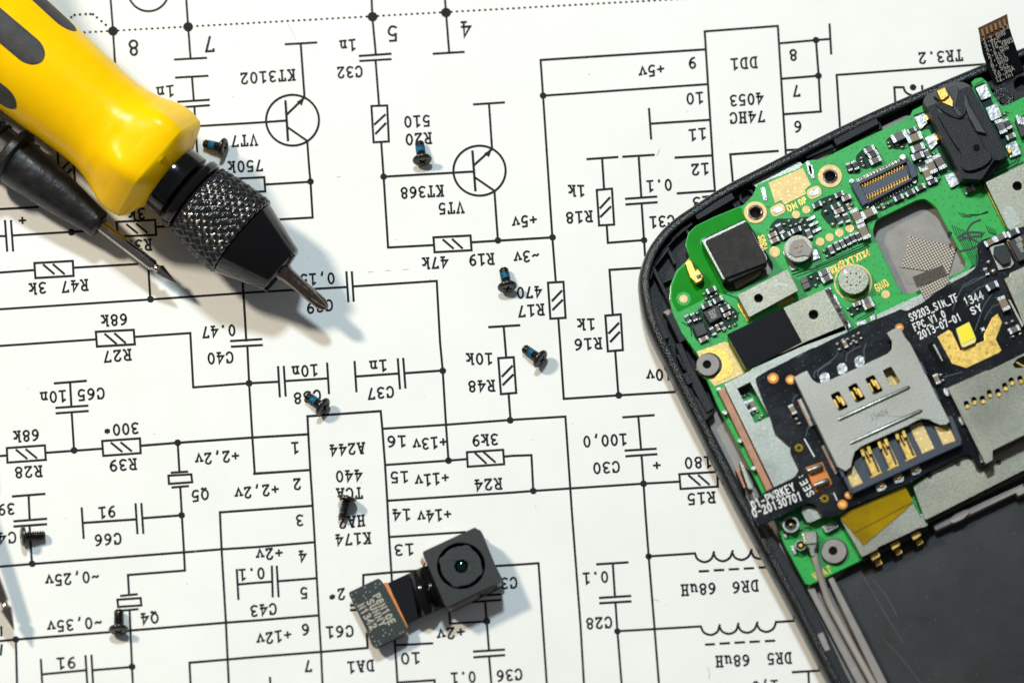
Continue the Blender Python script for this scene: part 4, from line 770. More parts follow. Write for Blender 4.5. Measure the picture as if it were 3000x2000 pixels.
for a_ in (('k', 450, 315, 'u', 90), ('k', 655, 220, 'u', 90), ('t', 720, 250, 'u', 90), ('k', 620, 325, 'u', 90), ('t', 650, 370, 'u', 92), ('t', 815, 420, 'v', 150), ('t', 925, 390, 'u', 145), ('t', 880, 560, 'v', 150), ('k', 650, 450, 'v', 90), ('k', 720, 435, 'v', 90), ('g', 375, 580, 'v', 90), ('k', 260, 545, 'u', 92), ('k', 110, 535, 'v', 100), ('t', 40, 590, 'u', 85), ('t', 60, 640, 'u', 88), ('k', 165, 595, 'u', 90), ('g', 580, 725, 'v', 85), ('g', 635, 690, 'v', 85), ('g', 685, 670, 'v', 80), ('k', 735, 645, 'v', 85), ('k', 780, 620, 'v', 85), ('k', 830, 605, 'v', 85), ('k', 1200, 250, 'u', 92), ('k', 1305, 205, 'u', 92), ('k', 1400, 155, 'u', 92), ('k', 1510, 100, 'u', 92), ('k', 1850, 175, 'u', 105), ('t', 1460, 30, 'v', 125), ('g', 515, 935, 'u', 105), ('g', 540, 990, 'u', 105), ('g', 905, 1195, 'u', 92), ('t', 925, 1240, 'u', 100), ('t', 815, 1225, 'u', 75), ('t', 740, 330, 'v', 60), ('t', 1055, 325, 'v', 50)): smd(*a_)
for x, y in ((335, 1010), (355, 1062)): prism('chip', [(x-42, y-18), (x+20, y-46), (x+42, y+4), (x-20, y+34)], ZP, ZP+0.055, 'cap_grey', board)
for x, y, s in ((395, 440, 90), (420, 490, 90), (450, 545, 90)): prism('solder_lug', rounded([(x-45, y+5), (x+35, y-32), (x+45, y-8), (x-34, y+30)], 14), ZP, ZP+0.03, 'solder', board, bevel=0.01)
for a_ in ((535, 370, 60), (600, 490, 60), (575, 265), (520, 290), (770, 310), (315, 450), (340, 500), (260, 490), (195, 460), (150, 490), (210, 505), (35, 540), (520, 735), (545, 785), (1020, 340), (1110, 300), (400, 975), (460, 990), (440, 1050), (825, 1270), (740, 1265), (775, 1320), (300, 470)): ball(*a_)
tile(2, 1)
for a_ in (('k', 1830, 1095, 'u', 92), ('k', 1890, 1185, 'u', 92), ('k', 1785, 1235, 'u', 92), ('k', 1960, 1265, 'u', 92), ('k', 1845, 1475, 'v', 80), ('t', 1760, 1545, 'u', 85), ('t', 1975, 1320, 'u', 70), ('k', 1615, 1360, 'v', 75), ('k', 1670, 1345, 'v', 80), ('t', 1890, 1440, 'v', 60), ('k', 1935, 1425, 'v', 70)): smd(*a_)
for a_ in ((1765, 1130), (1785, 1175), (1835, 1155), (1880, 1130), (1910, 1235), (1965, 1215), (1990, 1355), (2035, 1300), (2055, 1340), (1630, 1395), (1705, 1305), (1730, 1360), (1950, 1460), (2000, 1430), (2050, 1410)): ball(*a_)
chip = lambda pts, h, nm='chip', m='chip_black': prism(nm, pts, ZP, ZP+h, m, board)
chip([(1755, 1300), (1895, 1228), (1935, 1340), (1820, 1402)], 0.09); chip([(1660, 1428), (1760, 1385), (1800, 1490), (1705, 1530)], 0.09)
ic_ = [o for o in board.children if o.name.startswith('chip') and len(o.data.vertices) == 8][-2]; mb = MB(); lettering(mb, 'S27', (1818, 1310), (1858, 1290), 30, ZP+0.0915, font=SANS, sw=7); lettering(mb, '429', (1835, 1345), (1872, 1328), 28, ZP+0.0915, font=SANS, sw=7); inlay(ic_, mb, 'silk_dim')
# ------------------------------------------------------------------ parts standing on the board
tile(2, 1)
# square buzzer with felt top and silver flank, woven tab below it
bz = prism('speaker_can', rounded([(1742, 640), (2140, 452), (2345, 800), (2330, 850), (1938, 1000)], 14), ZF+0.05, 0.76, 'can_bright', ph, bevel=0.02)
prism('felt_top', rounded([(1775, 648), (2150, 468), (2338, 800), (2325, 845), (1955, 985)], 14), 0.75, 0.785, 'chip_felt', bz, bevel=0.012)
prism('felt_flap', rounded([(1950, 930), (2300, 770), (2352, 850), (2310, 880), (1990, 1020)], 20), 0.60, 0.74, 'chip_felt', bz, bevel=0.03)
prism('cloth_tab', [(2030, 1000), (2275, 870), (2292, 925), (2270, 960), (2060, 1085)], 0.46, 0.56, 'mesh_cloth', bz, bevel=0.03)
# gold spring contact and coaxial tab
sp = prism('spring_contact', [(1588, 842), (1622, 800), (1660, 830), (1700, 930), (1672, 1010), (1640, 990)], ZP, ZP+0.10, 'gold', board, bevel=0.02)
prism('contact_arm', [(1672, 925), (1712, 890), (1768, 972), (1748, 1010), (1690, 1040), (1655, 1000)], ZP, ZP+0.14, 'gold', sp, bevel=0.02)
prism('contact_slot', [(1690, 965), (1735, 945), (1745, 980), (1705, 1000)], ZP, ZP+0.145, 'dark_steel', sp, bevel=0.006); prism('contact_base', [(1590, 850), (1615, 930), (1660, 990), (1640, 890)], ZP, ZP+0.06, 'can_bright', sp)
# shields
def can(pts, z1, nm='shield_can', holes=(), m='can', z0=ZP-0.01, b=0.022, r=16, par=None): return prism(nm, rounded(pts, r), z0, z1, m, par or ph, holes, bevel=b)
tile(3, 1)
def sub(nm, pts, z0, z1, m, par, holes=(), b=0.01): return prism(nm, pts, z0, z1, m, par, holes, bevel=b)
sA = can([(-282, 1142), (178, 905), (280, 1098), (-172, 1345)], ZC, holes=[circ(-87, 1170, 42, 24)]); sub('inner_shade', circ(-87, 1170, 46, 20), ZP, ZP+0.05, 'hole_shade', sA)
mb = MB(); lettering(mb, 'T', (120, 1042), None, 95, ZC+0.001, up=(-0.9, -0.1), font=SANS, sw=22); inlay(sA, mb, 'can_bright')
sB = can([(-375, 1500), (515, 1088), (722, 1462), (300, 1620), (-150, 1820), (-205, 1815)], ZC, holes=[circ(418, 1320, 46, 24)]); sub('inner_shade', circ(418, 1320, 50, 20), ZP, ZP+0.05, 'hole_shade', sB)
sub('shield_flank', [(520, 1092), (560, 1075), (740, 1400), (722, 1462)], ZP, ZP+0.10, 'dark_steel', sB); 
sub('black_sticker', [(-378, 1502), (140, 1255), (312, 1570), (-155, 1815), (-205, 1812)], ZC, ZC+0.012, 'fpc_flat', sB, b=0.004)
sC = can([(1998, 108), (2352, -62), (3100, -420), (3400, 200), (2352, 640), (2205, 532)], ZC, holes=[circ(2290, 140, 44, 24)]); sub('inner_shade', circ(2290, 140, 48, 20), ZP, ZP+0.05, 'hole_shade', sC)
sub('shield_foot', [(1965, 100), (2000, 110), (2200, 530), (2175, 520)], ZP, ZP+0.05, 'gold', sC); mb = MB(); z_ = ZC+0.001; mb.add([P(S(p), z_) for p in ((2185, 310), (2240, 330), (2330, 470), (2215, 535), (2160, 400))], [(0, 1, 2, 3, 4)]); inlay(sC, mb, 'can_bright')
sD = can([(1000, 1322), (1400, 1135), (1650, 1010), (1920, 872), (1900, 1000), (1500, 1190), (1260, 1310), (1010, 1400)], 0.66, m='can_bright', r=8)
for pts in ([(800, 1395), (900, 1358), (920, 1400), (820, 1430)], [(520, 1085), (575, 1055), (590, 1090), (540, 1110)], [(590, 1135), (615, 1130), (680, 1260), (655, 1280)], [(940, 1330), (985, 1310), (990, 1370), (950, 1390)], [(700, 1380), (740, 1370), (770, 1440), (730, 1460)]): prism('solder_lug', pts, ZP, ZP+0.02, 'solder', board)
for pts in ([(-290, 1220), (-260, 1215), (-170, 1380), (-190, 1390)], [(85, 1215), (230, 1150), (238, 1185), (95, 1250)]): prism('gold_edge', pts, ZP, ZP+0.03, 'gold', board)
tile(2, 2)
win = [(2068, 432), (2188, 372), (2365, 690), (2235, 752)]
sE = can([(1948, 392), (2185, 268), (2208, 252), (2210, 228), (2352, 165), (2700, 0), (3060, -150), (3200, 200), (2700, 950), (2640, 1200), (2600, 1260), (2470, 1330), (2420, 1360)], ZC, holes=[win], m='can_bright')
sub('shield_flank', [(1898, 462), (1950, 405), (2412, 1372), (2352, 1400)], ZP-0.02, 0.62, 'copper_tint', sE)  # steel side wall, its reflection painted as a brown tint
mb = MB()
for x, y in ((1910, 440), (1965, 650), (2105, 910), (2230, 1165)): prism('solder_lug', circ(x-8, y, 22, 12), ZP, ZP+0.10, 'solder', board)
smd('t', 2185, 590, 'v', 110, par=board, wid=0.9, h=0.04); ball(2165, 585, 60, ZP+0.04); prism('fuse', [(2140, 565), (2205, 530), (2240, 600), (2170, 640)], ZP, ZP+0.035, 'copper_tint', board)
for x, y in ((2135, 495), (2175, 480), (2215, 660), (2255, 640), (2280, 705), (2300, 680), (2110, 500)): ball(x, y, 40)
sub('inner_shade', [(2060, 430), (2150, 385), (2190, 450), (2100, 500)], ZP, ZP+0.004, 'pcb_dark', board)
tile(3, 2)
sF = can([(1332, 1330), (1500, 1200), (1710, 1090), (1860, 1000), (2352, 780), (3100, 440), (3300, 800), (2352, 1180), (1445, 1640), (1420, 1570)], ZC-0.03, m='can')
for x, y in ((1485, 1235), (1745, 1120), (2120, 1110)): sub('notch', circ(x, y, 26, 14), ZC-0.05, ZC-0.026, 'chip_black', sF); 
sub('shield_seam', [(1500, 1195), (1705, 1095), (1715, 1108), (1510, 1210)], ZC-0.05, ZC-0.022, 'can_bright', sF)
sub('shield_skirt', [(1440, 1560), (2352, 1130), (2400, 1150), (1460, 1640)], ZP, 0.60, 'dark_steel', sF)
tile(3, 3)
sG = can([(640, 20), (865, 408), (1010, 335), (1000, 325), (1085, 285), (1300, 185), (1365, 150), (1448, 128), (1320, -100), (1240, -240), (680, 30)], ZC-0.02, m='can', r=6, par=ph)
sub('shield_lip', [(748, 185), (775, 175), (868, 395), (840, 400)], ZP, ZP+0.09, 'can_bright', sG); sub('shield_lip', [(1395, 20), (1420, 10), (1470, 120), (1445, 140)], ZP, ZP+0.09, 'can_bright', sG)
sub('shield_notch', [(775, 250), (820, 235), (830, 300), (800, 300)], ZP, ZP+0.14, 'chip_black', sG); sub('connector_body', [(870, 410), (1450, 130), (1475, 160), (880, 450)], ZF+0.05, ZP+0.02, 'chip_black', ph)
sub('kapton_tape', [(655, 42), (880, 302), (1245, -5), (1335, -98), (1255, -245), (1000, -130), (760, -30)], ZC-0.018, ZC-0.006, 'kapton', ph, b=0.002)
sub('kapton_tape', [(655, 42), (790, 190), (1335, -98), (1255, -245), (1000, -130), (760, -30)], ZC-0.006, ZC+0.004, 'kapton', ph, b=0.002)
for x, y in ((985, 400), (1170, 300), (1362, 210)):
    c_ = sub('battery_contact', rounded([(x-50, y-5), (x+30, y-42), (x+46, y), (x-25, y+45)], 8), ZF+0.1, ZP+0.06, 'gold', ph); sub('contact_tip', rounded([(x-5, y+55), (x+50, y+30), (x+68, y+68), (x+12, y+98)], 10), ZF+0.06, ZP-0.06, 'gold', c_, b=0.02); sub('contact_neck', [(x-12, y+30), (x+10, y+22), (x+22, y+60), (x, y+70)], ZF+0.06, ZP-0.02, 'copper_tint', c_)
# antenna sockets, plug, cable, fuse
def socket(x, y, r, pin):
    s_ = prism('antenna_socket', circ(x, y, r, 32), ZP, ZP+0.12, 'can_bright', board, [circ(x, y, r*0.74, 28)], bevel=0.012); prism('socket_floor', circ(x, y, r*0.76, 24), ZP, ZP+0.04, 'chip_black', s_); prism('socket_pin', circ(x, y, pin, 14), ZP, ZP+0.09, 'gold', s_)
socket(210, 110, 78, 12); socket(300, 302, 52, 18)
for pts in ([(90, 75), (130, 65), (150, 110), (115, 130)], [(135, 200), (180, 190), (185, 235), (155, 240)], [(200, 310), (235, 300), (270, 385), (240, 395)], [(330, 130), (385, 120), (390, 145)], [(285, 140), (325, 150), (300, 170)]): prism('solder_lug', pts, ZP, ZP+0.03, 'solder', board)
can([(310, 0), (320, -60), (470, -60), (512, 40), (380, 95), (350, 80)], ZP+0.14, nm='metal_button', m='can_bright', par=board)
fz = sub('resistor', rounded([(492, 130), (620, 78), (650, 130), (535, 190)], 12), ZP, ZP+0.08, 'can_bright', board); sub('resistor_face', [(515, 128), (615, 92), (632, 128), (545, 165)], ZP, ZP+0.086, 'chip_black', fz, b=0.004); mb = MB(); lettering(mb, 'OR20', (535, 140), (605, 112), 26, ZP+0.088, font=SANS, sw=8); inlay(fz, mb, 'can_bright')
pl = sub('antenna_plug', [(305, 200), (330, 175), (450, 165), (465, 215), (462, 290), (440, 345), (455, 410), (400, 415), (378, 345), (325, 285)], ZP+0.05, ZP+0.15, 'can_bright', ph, b=0.03); sub('plug_cap', rounded([(335, 215), (440, 200), (448, 280), (340, 290)], 20), ZP+0.14, ZP+0.175, 'can', pl)
def tube(name, pts, r, m, parent, segs=10):
    pts = smooth_open(pts, 6); P3 = [P(S(p[:2]), p[2]) for p in pts]; mb = MB(); vs = []
    for i, p in enumerate(P3):
        t = (P3[min(i+1, len(P3)-1)]-P3[max(i-1, 0)]).normalized(); n = t.cross(Vector((0, 0, 1))).normalized(); b_ = n.cross(t)
        vs += [p + n*r*math.cos(2*math.pi*k/segs) + b_*r*math.sin(2*math.pi*k/segs) for k in range(segs)]
    mb.add(vs, [(i*segs+k, i*segs+(k+1) % segs, (i+1)*segs+(k+1) % segs, (i+1)*segs+k) for i in range(len(P3)-1) for k in range(segs)]); return mb.build(name, m, parent, smooth=True)
tube('antenna_cable', [(425, 380, ZP+0.10), (445, 460, ZP+0.08), (500, 640, 0.50), (570, 840, 0.42), (680, 1050, 0.40), (800, 1270, 0.40), (965, 1568, 0.40), (1200, 2000, 0.40)], 0.052, 'cable', ph, 12)
tile(3, 1)
# round parts
def drum(nm, x, y, r, z1, m): return prism(nm, circ(x, y, r, 44), ZP, z1, m, board, bevel=0.02)
mic = drum('microphone', 786, 1000, 137, ZP+0.15, 'can')
for a_ in range(8): t = math.radians(a_*45+22); sub('sound_hole', circ(786+64*math.cos(t), 998+58*math.sin(t), 9, 10), ZP+0.14, ZP+0.152, 'chip_black', mic, b=0)
mb = MB(); mb.add([P(S(p), ZP+0.1512) for p in ((690, 925), (715, 905), (735, 940), (708, 955))], [(0, 1, 2, 3)]); inlay(mic, mb, 'silk')
ind = drum('crystal_can', 280, 715, 128, ZP+0.17, 'can'); prism('can_lid', [(195, 690), (230, 640), (330, 625), (375, 690), (415, 730), (375, 790), (335, 780), (250, 800), (190, 760)], ZP+0.16, ZP+0.185, 'midframe', ind)
for x, y in ((255, 698), (303, 683), (288, 735)): sub('weld_dot', circ(x, y, 15, 12), ZP+0.18, ZP+0.195, 'copper_tint', ind)
for pts in ([(130, 740), (165, 730), (210, 830), (280, 900), (215, 925)], [(410, 720), (450, 715), (488, 800), (400, 840), (385, 800)]): prism('solder_lug', pts, ZP, ZP+0.03, 'solder', board)
# headphone jack
tile(3, 0)
jk = prism('headphone_jack', rounded([(1462, 985), (1540, 950), (1800, 808), (1868, 790), (2200, 1425), (2130, 1475), (2080, 1470), (1960, 1650), (1790, 1640), (1745, 1560)], 16), ZF+0.05, 0.84, 'case_matte', ph, bevel=0.03)
prism('jack_collar', rounded([(1420, 935), (1450, 880), (1550, 820), (1690, 750), (1800, 755), (1880, 800), (1800, 860), (1640, 930), (1480, 1010)], 30), ZF+0.05, 0.78, 'collar_grey', jk, bevel=0.02)
prism('jack_collar_cut', [(1520, 885), (1560, 835), (1660, 800), (1730, 790), (1760, 815), (1745, 900), (1720, 1000), (1690, 980), (1570, 920)], 0.7, 0.845, 'chip_black', jk)
prism('jack_ridge', smooth_closed([(1545, 960), (1640, 950), (1710, 1000), (1740, 930), (1810, 880), (1830, 980), (1790, 1070), (1740, 1085), (1640, 1040)], 4), 0.80, 0.875, 'case_matte', jk, bevel=0.02)
prism('jack_barrel', smooth_closed([(1560, 1040), (1640, 1060), (1760, 1100), (1840, 1090), (1890, 1200), (1940, 1250), (1980, 1350), (2060, 1440), (1960, 1540), (1800, 1560), (1770, 1400), (1720, 1330), (1640, 1200)], 4), 0.80, 0.895, 'case_matte', jk, bevel=0.06)
prism('jack_groove', [(1815, 850), (1850, 960), (1950, 1130), (2010, 1230), (1920, 1210), (1850, 1080), (1805, 960)], 0.8, 0.90, 'chip_black', jk, bevel=0.01)
prism('jack_groove', [(1545, 975), (1590, 1010), (1700, 1220), (1720, 1330), (1650, 1230)], 0.8, 0.86, 'chip_black', jk, bevel=0.01)
prism('jack_dimple', [(1880, 1345), (1915, 1322), (1945, 1340), (1940, 1385), (1895, 1390)], 0.8, 0.90, 'hole_shade', jk, bevel=0)
prism('jack_foot', [(1960, 1640), (2080, 1470), (2130, 1475), (2215, 1425), (2120, 1520), (1990, 1680)], ZP, 0.70, 'chip_black', jk)
gc = prism('jack_contact', [(1552, 830), (1630, 795), (1670, 880), (1625, 915), (1590, 920)], 0.8, 0.93, 'gold', jk, bevel=0.025); prism('contact_spring', [(1560, 870), (1590, 925), (1640, 910), (1668, 880), (1698, 930), (1695, 980), (1600, 940)], 0.80, 0.89, 'gold', gc, bevel=0.01); prism('contact_pin', rounded([(1700, 985), (1730, 985), (1780, 1055), (1765, 1072), (1740, 1055)], 8), 0.8, 0.90, 'chip_black', jk)
for pts in ([(1342, 1078), (1440, 1040), (1492, 1100), (1400, 1192)], [(1440, 1268), (1540, 1220), (1585, 1290), (1495, 1380)], [(1908, 808), (2000, 768), (2052, 882), (1962, 922)], [(1998, 992), (2105, 950), (2148, 1070), (2052, 1112)], [(2180, 1340), (2278, 1292), (2328, 1412), (2225, 1452)], [(1618, 1612), (1718, 1578), (1765, 1680), (1678, 1728)]): prism('solder_lug', rounded(pts, 12), ZP, ZP+0.05, 'solder', board, bevel=0.015)
for pts in ([(1445, 1055), (1480, 1042), (1500, 1090), (1460, 1112)], [(1535, 1240), (1572, 1225), (1592, 1280), (1550, 1300)], [(2190, 1375), (2230, 1355), (2250, 1400), (2215, 1420)]): prism('jack_leg', pts, ZP, ZP+0.09, 'gold', jk)
prism('mask_highlight', [(1885, 745), (1960, 722), (1985, 738), (1900, 775)], ZP, ZP+0.012, 'pcb', board)
coil = prism('chip', [(2270, 1100), (2352, 1050), (2500, 1000), (2560, 1160), (2330, 1260)], ZP, ZP+0.12, 'chip_black', board)
for k in range(5): prism('solder_lug', [(2268+k*30, 1060+k*10), (2290+k*30, 1048+k*10), (2325+k*26, 1140+k*6), (2300+k*26, 1150+k*6)], ZP, ZP+0.14, 'solder', board, bevel=0.01)
# board to board connector
tile(3, 1)
cn = prism('board_connector', [(762, 128), (860, 85), (1285, -120), (1310, -70), (1352, -55), (1382, 45), (1330, 80), (880, 325), (850, 310)], ZP, ZP+0.06, 'navy', ph, bevel=0.012)
for pts in ([(762, 128), (830, 100), (930, 290), (872, 325)], [(1262, -110), (1290, -128), (1382, 45), (1322, 75)], [(830, 102), (1280, -112), (1292, -88), (842, 128)], [(905, 280), (1322, 60), (1332, 84), (920, 305)], [(858, 165), (1262, -30), (1310, 45), (905, 245)]): sub('connector_wall', pts, ZP, ZP+(0.115 if pts[0] != (858, 165) else 0.10), 'navy', cn)
PN = MB()
def pins(a, b_, n, dx, dy, w, z, mb):
    for i in range(n):
        t = i/(n-1); x, y = a[0]+(b_[0]-a[0])*t, a[1]+(b_[1]-a[1])*t
        p0, p1 = P(S((x, y)), z), P(S((x+dx, y+dy)), z); d = (p1-p0)/2; nn = Vector((-d.y, d.x, 0)).normalized()*w; mb.box((p0+p1)/2, d, nn, Vector((0, 0, 0.012)))
pins((855, 105), (1225, -70), 16, 20, 45, 0.009, ZP+0.085, PN); pins((905, 225), (1280, 45), 16, 16, 38, 0.009, ZP+0.10, PN)
inlay(cn, PN, 'gold'); PN = MB(); pins((825, 70), (1200, -105), 14, 25, 50, 0.014, ZP+0.015, PN); pins((935, 265), (1290, 85), 14, 30, 62, 0.013, ZP+0.03, PN); inlay(cn, PN, 'solder')
for x, y, l in ((770, 95, 50), (1240, -125, 60), (905, 318, 60), (1345, 95, 50)): prism('solder_lug', circ(x, y, l/2, 12), ZP, ZP+0.05, 'solder', board, bevel=0.01)
# film and woven cloth in the board opening
sub('clear_film', rounded([(1075, 650), (1090, 590), (1350, 470), (1450, 440), (1520, 480), (1700, 800), (1700, 880), (1300, 1060), (1180, 850)], 60), ZF+0.03, ZF+0.036, 'midframe', mid, b=0.002)
sub('cloth_patch', [(1300, 598), (1732, 700), (1662, 950), (1215, 885), (1270, 760)], ZF+0.036, ZF+0.05, 'mesh_cloth', ph, b=0.004)
sub('cloth_strip', [(1328, 975), (1600, 865), (1645, 965), (1680, 1020), (1510, 1150), (1490, 1205), (1448, 1205), (1390, 1080)], 0.66, 0.675, 'mesh_cloth', ph, b=0.004)
sub('cloth_fold', [(1328, 975), (1600, 865), (1645, 965), (1370, 1075)], 0.67, 0.682, 'mesh_dark', ph, b=0.004)
mb = MB()
for a_ in (smooth_open([(1950, 450), (1870, 490), (1830, 560), (1860, 610)], 4), smooth_open([(1740, 620), (1830, 570), (1960, 570), (1950, 600), (1850, 610), (1760, 640)], 4), smooth_open([(1760, 600), (1900, 640), (1930, 680), (1860, 720), (1760, 740)], 4)): strip(mb, [S(p) for p in a_], 17/K, zj(ZP+0.002))
inlay(board, mb, 'pen')
# usb socket edge under the board
tile(3, 1)
us = prism('usb_socket', [(-155, 120), (-60, 50), (20, -10), (125, -30), (250, -100), (300, -80), (330, -60), (250, 60), (0, 180), (-60, 200)], ZF, ZP-0.10, 'can_bright', ph); sub('socket_slot', [(-50, 40), (250, -100), (262, -82), (-40, 60)], ZF, ZP-0.09, 'chip_black', us)
# ------------------------------------------------------------------ flex tail with the pin list
tile(3, 0)
FT = [((1930, 258), (2197, 130), 0.80), ((1945, 330), (2210, 215), 0.79), ((1952, 390), (2220, 262), 0.78), ((1975, 500), (2255, 370), 0.73), ((2005, 590), (2290, 470), 0.66), ((2040, 690), (2320, 560), 0.58), ((2085, 775), (2352, 640), 0.50)]
def sheet3(rows, m, name, parent, th=0.014):
    vs = [P(S(p), z) for a, b_, z in rows for p in (a, b_)]; n = len(vs); mb = MB(); vs2 = vs + [v-Vector((0, 0, th)) for v in vs]; k = len(rows)
    fs = [(2*i, 2*i+1, 2*i+3, 2*i+2) for i in range(k-1)]; fs += [tuple(j+n for j in f) for f in fs]
    fs += [(2*i, 2*i+2, n+2*i+2, n+2*i) for i in range(k-1)] + [(2*i+1, 2*i+3, n+2*i+3, n+2*i+1) for i in range(k-1)] + [(0, 1, n+1, n), (2*k-2, 2*k-1, n+2*k-1, n+2*k-2)]
    mb.add(vs2, fs); return mb.build(name, m, parent)
ft = sheet3(FT[2:], 'fpc_flat', 'flex_tail', ph); tipo = sheet3(FT[:3], 'orange_tip', 'contact_end', ft)
mb = MB(); pins((1965, 272), (2165, 178), 6, 14, 62, 0.016, 0.806, mb); inlay(tipo, mb, 'gold_dim')
mb = MB(); row = ['1.2.GND', '3.VCC', '4.IO_VBUS', '5.6.GND', '7.RST', '8.GND', '9.SCL', '10.SDA', '12.INT']
fz_ = lambda y: 0.795 - max(0, (y-400))/390*0.27
for s, a_, b2 in (('1.2.GND', (1990, 378), (2165, 302)), ('3.VCC', (1998, 415), (2120, 368)), ('4.IO_VBUS', (2015, 455), (2235, 368)), ('5.6.GND', (2027, 505), (2195, 432)), ('7.RST', (2045, 552), (2165, 502)), ('8.GND', (2060, 600), (2190, 543)), ('9.SCL', (2080, 650), (2205, 595)), ('10.SDA', (2095, 695), (2245, 627)), ('12.INT', (2105, 735), (2240, 678))):
    lettering(mb, s, a_, b2, 42, fz_((a_[1]+b2[1])/2+20)+0.002, font=SANS, sw=8)
lettering(mb, '1', (1985, 345), None, 35, 0.795, up=(0.35, -0.9), font=SANS, sw=8); lettering(mb, '13', (2165, 262), (2195, 245), 35, 0.795, font=SANS, sw=8); inlay(ft, mb, 'silk_faint')
# ------------------------------------------------------------------ black flex board with card holders
tile(3, 2)
fpo = [(-120, 335), (-60, 300), (0, 262), (480, 32), (580, -18), (900, -168), (1180, -278), (1215, -300), (1270, -278), (1440, -368), (1520, -440), (1700, -548), (1820, -608), (1895, -665), (1930, -718), (1918, -870), (1960, -930), (2352, -1058), (3100, -1400), (3300, -700), (2700, 700), (2352, 860),
       (2060, 1000), (2070, 1085), (2000, 1120), (1955, 1165), (1915, 1150), (1880, 1065), (1840, 1030), (1790, 1040), (1690, 1095), (1450, 1208), (1310, 1300), (1240, 1322), (740, 1530), (690, 1575), (640, 1600), (520, 1620), (440, 1500), (370, 1478), (0, 1660), (-90, 1700), (-150, 1560), (-100, 1440), (0, 1362), (245, 1245), (280, 1180), (262, 1120), (200, 1000), (205, 955), (60, 828), (20, 690), (-60, 500)]
fp = prism('card_reader_board', rounded(fpo, 26, 3), ZC+0.02, ZB, 'fpc', ph, bevel=0.008)
A_, B_ = P(S((150, 205)), ZB-0.028), P(S((470, 50)), ZB-0.028); lathe('rolled_edge', [(0, 0.005), (0.1, 0.028), ((B_-A_).length-0.1, 0.03), ((B_-A_).length, 0.005)], frame_of(A_, B_), 'fpc_flat', fp, 20)
TX = MB()
for s, a_, b2, h, sw in (('S9203_SIM_TF', (1315, 1345-1568), (1725, 1165-1568), 68, 11), ('FPC_V1.0', (1352, 1435-1568), (1610, 1318-1568), 66, 11), ('2013-07-01', (1398, 1510-1568), (1752, 1345-1568), 66, 11), ('1344', (1820, 1202-1568), (1955, 1145-1568), 72, 11), ('SY', (1885, 1285-1568), (1938, 1260-1568), 62, 13), ('01-PWRKEY', (-135, 1500), (222, 1338), 72, 12), ('0-20130701', (-125, 1572), (288, 1420), 76, 12), ('+', (1975, 1455-1568), None, 60, 11)):
    lettering(TX, s, a_, b2, h, ZB+0.002, font=SANS, sw=sw, up=None if s != '+' else (0.4, -0.9))
lettering(TX, 'SEE:', (388, 1395), (300, 1240), 62, ZB+0.002, font=SANS, sw=11)
strip(TX, [S(p) for p in ((335, 895), (425, 1055))], 11/K, ZB+0.002); strip(TX, [S(p) for p in ((605, 1390), (635, 1455))], 9/K, ZB+0.002)
inlay(fp, TX, 'silk')
LN = MB()
for a_ in ([(430, 330), (430, 280), (600, 160), (660, 80)], [(470, 330), (460, 270), (580, 190)], [(890, 160), (880, 90), (900, 20)], [(720, 190), (730, 110), (850, 40)], [(230, 560), (240, 510), (290, 480)], [(350, 870), (370, 790), (430, 770)], [(1600, 330), (1780, 280)], [(1800, -500), (1960, -580), (2010, -610)], [(1700, -300), (1800, -520), (1990, -600)], [(1830, -330), (1890, -460), (2100, -560), (2090, -480), (1990, -340), (1900, -100)], [(1990, -200), (2060, -320), (2180, -350)]): strip(LN, [S(p) for p in smooth_open(a_, 2)], 9/K, zj(ZB+0.001))
inlay(fp, LN, 'navy')
def onf(nm, pts, h, m, par=None, holes=(), b=0.006, z0=ZB-0.01): return prism(nm, pts, z0, ZB+h, m, par or fp, holes, bevel=b)
onf('gold_pad', [(1555, -45), (1660, -110), (1690, -90), (1770, 80), (1985, -10), (1985, -70), (2060, -220), (2110, -258), (2155, -175), (2095, -20), (2148, 80), (2130, 100), (1820, 245), (1690, 205)], 0.006, 'gold')
led = onf('flash_led', rounded([(1728, -118), (1848, -180), (1912, -28), (1905, 8), (1795, 55), (1780, 40)], 10), 0.07, 'led_rim', b=0.01); onf('led_face', rounded([(1733, -116), (1847, -174), (1906, -36), (1787, 22)], 10), 0.075, 'yellow_led', led)
onf('slot_hole', rounded([(1455, 30), (1510, 0), (1640, 190), (1600, 235), (1560, 220)], 30), 0.003, 'hole_shade'); onf('slot_blade', [(1512, 30), (1530, 20), (1610, 175), (1600, 190)], 0.004, 'can_bright')
for x, y, r in ((48, 337, 52), (208, 350, 46), (685, 1495, 46), (740, 1410, 36), (1208, -128, 40)): onf('ring_pad', circ(x, y, r, 24), 0.004, 'orange_film'); onf('gold_pad', circ(x, y, r*0.6, 18), 0.007, 'gold')
for x, y in ((285, 975), (520, 1440)): onf('ring_pad', circ(x, y, 38, 22), 0.004, 'kapton', holes=[circ(x, y, 18, 14)])
for x, y in ((520, 330), (680, 245), (840, 178)): onf('solder_lug', rounded([(x-50, y-10), (x-10, y-52), (x+38, y-40), (x+52, y+20), (x+10, y+60), (x-30, y+58)], 24), 0.035, 'solder', b=0.02)
for x, y in ((1040, 1332), (1200, 1257), (1360, 1182)):
    pd_ = onf('solder_lug', rounded([(x-55, y-5), (x+20, y-52), (x+52, y-5), (x+40, y+25), (x-30, y+50)], 14), 0.03, 'solder', b=0.012); onf('contact_leg', [(x-32, y-45), (x+8, y-65), (x+28, y-5), (x-10, y+12)], 0.05, 'gold', pd_)
of = onf('fuse_film', [(345, 1155), (500, 1105), (592, 1300), (570, 1330), (440, 1382), (400, 1300)], 0.006, 'orange_film')
